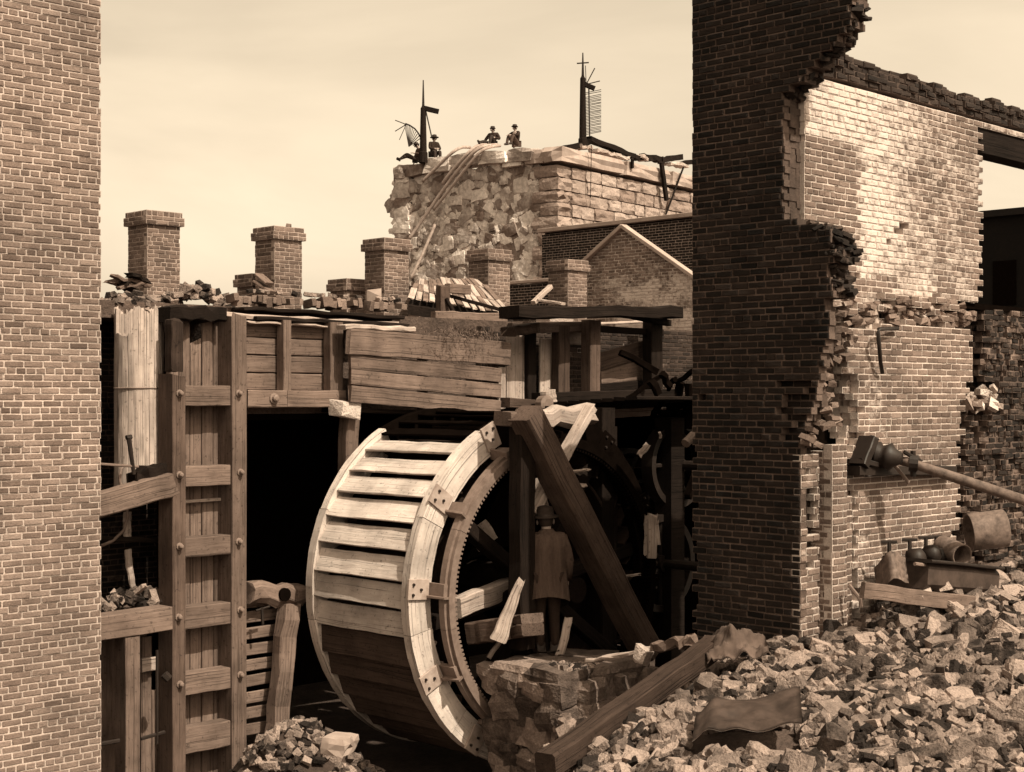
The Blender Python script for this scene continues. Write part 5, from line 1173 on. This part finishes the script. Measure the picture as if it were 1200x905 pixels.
def figure(label, base, fwd, pose, mats, hat, group=None):
    f = Vector((fwd[0], fwd[1], 0)).normalized(); r = Vector((f.y, -f.x, 0)); b = Vector(base)
    T = thing('person', label, 'person', b, group)
    L = lambda p: b + r * p[0] + f * p[1] + Vector((0, 0, p[2]))
    R = dict(pelvis=(.14, .11), waist=(.125, .10), chest=(.155, .115), neckb=.062, neck=.055, headb=.07, head=(.088, .098), crown=(.07, .08), shl=.062, shr=.062, ell=.047, elr=.047, wrl=.030, wrr=.030,
             hil=.088, hir=.088, knl=.06, knr=.06, anl=.042, anr=.042, hel=.04, her=.04, tol=.032, tor=.032)
    J = {k: (L(v), R[k]) for k, v in pose.items()}
    E = [('pelvis', 'waist'), ('waist', 'chest'), ('chest', 'neckb'), ('neckb', 'neck'), ('neck', 'headb'), ('headb', 'head'), ('head', 'crown')]
    for s in 'lr': E += [('chest', 'sh' + s), ('sh' + s, 'el' + s), ('el' + s, 'wr' + s), ('pelvis', 'hi' + s), ('hi' + s, 'kn' + s), ('kn' + s, 'an' + s), ('an' + s, 'to' + s)]
    EB = list(E)
    for s in 'lr': hand(J, EB, s, 'wr' + s, J['wr' + s][0] - J['el' + s][0], (f * .4 + Vector((0, 0, -.3)) + r * (.6 if s == 'l' else -.6)))
    skin_obj('body', J, EB, 'skin', T, 'pelvis')
    EJ = [e for e in E if e[0] in ('pelvis', 'waist', 'chest', 'shl', 'shr', 'ell', 'elr') and e[1] in ('waist', 'chest', 'shl', 'shr', 'ell', 'elr', 'wrl', 'wrr', 'neckb')]
    skin_obj('jacket', J, EJ, mats[0], T, 'pelvis', 2, (1.14, .012))
    ET = [e for e in E if e[1] in ('hil', 'hir', 'knl', 'knr', 'anl', 'anr')]
    skin_obj('trousers', J, ET, mats[1], T, 'pelvis', 2, (1.12, .010))
    for s in 'lr':
        skin_obj('shoe', {k: J[k] for k in ('an' + s, 'to' + s)} | {'hl' + s: (J['an' + s][0].lerp(J['to' + s][0], -.25), .04)}, [('an' + s, 'to' + s), ('an' + s, 'hl' + s)], 'leather', T, 'an' + s, 2, (1.15, .008))
    hd = J['head'][0]; up = (J['crown'][0] - J['headb'][0]).normalized(); fd = (f - up * f.dot(up)).normalized(); sd = fd.cross(up)
    mb = MB()
    def ell(c, rx, ry, rz, lo=-1.0):
        vs = []; fs = []; n, m = 12, 7; o = 0
        for j in range(m + 1):
            ph = lerp(math.asin(lo), math.pi/2, j / m)
            for i in range(n): th = 2*math.pi*i/n; vs.append(c + sd * rx * math.cos(ph) * math.cos(th) + fd * ry * math.cos(ph) * math.sin(th) + up * rz * math.sin(ph))
        for j in range(m):
            for i in range(n): fs.append((j*n+i, j*n+(i+1)%n, (j+1)*n+(i+1)%n, (j+1)*n+i))
        mb.add(vs, fs)
    ell(hd - fd * .018 + up * .015, .097, .104, .115, -.75); obj('hair', mb, 'hair', T, True)
    mb = MB()
    for s in (-1, 1): ell(hd + sd * .098 * s - up * .02, .014, .024, .034)
    ell(hd + fd * .105 - up * .025, .016, .026, .028); obj('ears_and_nose', mb, 'skin', T, True)
    mb = MB()
    for s in (-1, 1): ell(hd + sd * .035 * s + fd * .092, .014, .008, .008)
    ell(hd + fd * .095 - up * .07, .028, .008, .007); obj('eyes_and_mouth', mb, 'hair', T, True)
    if hat:
        c = hd + up * .05; mb = MB(); hr, brim, hh = hat
        tl = (up - fd * .10).normalized()
        mb.lathe(c, tl, [(hr * .9, -.01), (brim, -.015 + .0), (brim + .004, .0), (hr, .012), (hr * .98, hh * .6), (hr * .86, hh * .9), (hr * .5, hh), (0, hh * .97)], 22); obj('hat', mb, 'felt', T, True)
    return T, J, L
STAND = dict(pelvis=(0, 0, .93), waist=(0, .0, 1.08), chest=(0, .0, 1.30), neckb=(0, -.01, 1.46), neck=(-.005, .01, 1.50), headb=(-.01, .03, 1.545), head=(-.015, .04, 1.61), crown=(-.015, .035, 1.67),
    shl=(-.185, 0, 1.40), shr=(.185, 0, 1.40), ell=(-.25, -.02, 1.13), elr=(.25, -.04, 1.13), wrl=(-.16, .20, 1.05), wrr=(.255, .07, .90),
    hil=(-.085, 0, .90), hir=(.085, .0, .90), knl=(-.085, .03, .49), knr=(.09, .05, .49), anl=(-.09, -.01, .08), anr=(.10, .02, .08), tol=(-.14, .15, .035), tor=(.13, .18, .035))
mbase = at(641, 768, 17.98); mbase.z = 1.90
T, J, L = figure('man in long dark coat and brimmed hat, back turned, standing on the stone platform', mbase, (.64, .77), STAND, ('coat', 'trousers'), (.105, .165, .125))
mb = MB(); n = 28; rings = [(1.50, .075, .075, .0), (1.465, .12, .085, -.005), (1.435, .20, .11, -.005), (1.38, .225, .135, -.01), (1.25, .225, .15, -.012), (1.10, .225, .15, -.012), (.95, .235, .155, -.015), (.80, .255, .17, -.02), (.70, .268, .18, -.025), (.665, .27, .182, -.03)]
f = Vector((.64, .77, 0)).normalized(); r = Vector((f.y, -f.x, 0)); vs = []
for (z, a, b, o) in rings:
    for i in range(n):
        th = 2*math.pi*i/n; w = .010 * math.sin(th * 7 + z * 3) * max(0, (1.25 - z)) * 1.6; zz_ = z - (.03 * math.cos(th * 2) + .02 * math.sin(th)) * (1 if z < .75 else 0)
        sq = 1.0 / max(abs(math.cos(th)) ** 2.6 + abs(math.sin(th)) ** 2.6, 1e-6) ** (1 / 2.6)
        vs.append(mbase + r * ((a + w) * math.cos(th) * sq) + f * ((b + w) * math.sin(th) * sq + o) + Vector((0, 0, zz_)))
fs = [(j*n+i, j*n+(i+1)%n, (j+1)*n+(i+1)%n, (j+1)*n+i) for j in range(len(rings)-1) for i in range(n)]
mb.add(vs, [tuple(reversed(q)) for q in fs])
ct = obj('coat', mb, 'coat', T, True)
for s in 'lr':
    P = [J['sh' + s][0].lerp(J['chest'][0], .35) + Vector((0, 0, -.02)), J['sh' + s][0] + Vector((0, 0, -.015)), J['sh' + s][0].lerp(J['el' + s][0], .5), J['el' + s][0], J['el' + s][0].lerp(J['wr' + s][0], .5), J['wr' + s][0]]
    mb = MB(); mb.tube(P, [.07, .082, .078, .07, .064, .058], 12); obj('sleeve', mb, 'coat', ct, True)
mb = MB(); mb.lathe(mbase + f * .0 + Vector((0, 0, 1.475)), (0, 0, 1), [(.085, 0), (.075, .04), (.07, .04), (.078, 0)], 18); obj('collar', mb, 'coat', ct, True)

SIT = dict(pelvis=(0, 0, .10), waist=(0, .02, .26), chest=(0, .05, .48), neckb=(0, .06, .63), neck=(0, .07, .67), headb=(0, .09, .715), head=(0, .10, .78), crown=(0, .095, .84),
    shl=(-.185, .05, .57), shr=(.185, .05, .57), ell=(-.24, .16, .33), elr=(.24, .16, .33), wrl=(-.08, .36, .30), wrr=(.08, .36, .30),
    hil=(-.09, .04, .10), hir=(.09, .04, .10), knl=(-.12, .45, .18), knr=(.12, .45, .18), anl=(-.12, .46, -.24), anr=(.12, .46, -.24), tol=(-.14, .62, -.29), tor=(.14, .62, -.29))
KNEES = dict(SIT, knl=(-.14, .38, .42), knr=(.12, .36, .44), anl=(-.13, .52, .06), anr=(.11, .50, .06), tol=(-.14, .68, .02), tor=(.12, .66, .02), ell=(-.27, .22, .42), elr=(.27, .20, .44), wrl=(-.05, .42, .42), wrr=(.05, .43, .44))
LOUNGE = dict(SIT, chest=(0, -.08, .44), neckb=(0, -.08, .58), neck=(0, -.06, .62), headb=(0, -.04, .665), head=(0, -.03, .73), crown=(0, -.035, .79), shl=(-.19, -.09, .53), shr=(.19, -.09, .53), waist=(0, -.03, .25),
    ell=(-.34, -.02, .30), elr=(.36, -.06, .32), wrl=(-.20, .20, .34), wrr=(.42, -.02, .08), knl=(-.14, .36, .40), anl=(-.14, .55, .05), tol=(-.15, .7, .02), knr=(.16, .50, .15), anr=(.20, .85, .07), tor=(.22, .95, .15))
LEAN = dict(LOUNGE, head=(.02, .03, .72), crown=(.02, .035, .78), headb=(.01, .0, .66), knr=(.12, .44, .34), anr=(.12, .8, .06), tor=(.12, .94, .1), knl=(-.1, .52, .2), anl=(-.12, .9, .04), tol=(-.14, 1.02, .1))
def seat_at(px, py, dx=0.4):
    p = on_plane(px, py, C0 + E1 * dx, E1); return p
CAMD = Vector((-1, -1, 0)) / R2
Gp = 'men seated on the tower top'
pz = lambda p, dz: p + Vector((0, 0, dz))
figure('man in dark jacket and brimmed hat seated right beside the mast, hands on his knees', seat_at(508, 184), (-.35, -1), SIT, ('trousers', 'felt'), (.105, .19, .12), Gp)
figure('man reclining against the foot of the mast with outstretched legs', seat_at(489, 190), (-1, .35), LEAN, ('coat', 'felt'), (.10, .15, .09), Gp)
figure('man lounging on one arm at the tower edge with one knee raised', seat_at(577, 172, .9), (-1, -.35), LOUNGE, ('trousers', 'felt'), (.10, .125, .09), Gp)
figure('man sitting upright with arms folded over raised knees near the cornice', seat_at(605, 172, .9), (-1, -.1), KNEES, ('trousers', 'coat'), (.10, .14, .09), Gp)
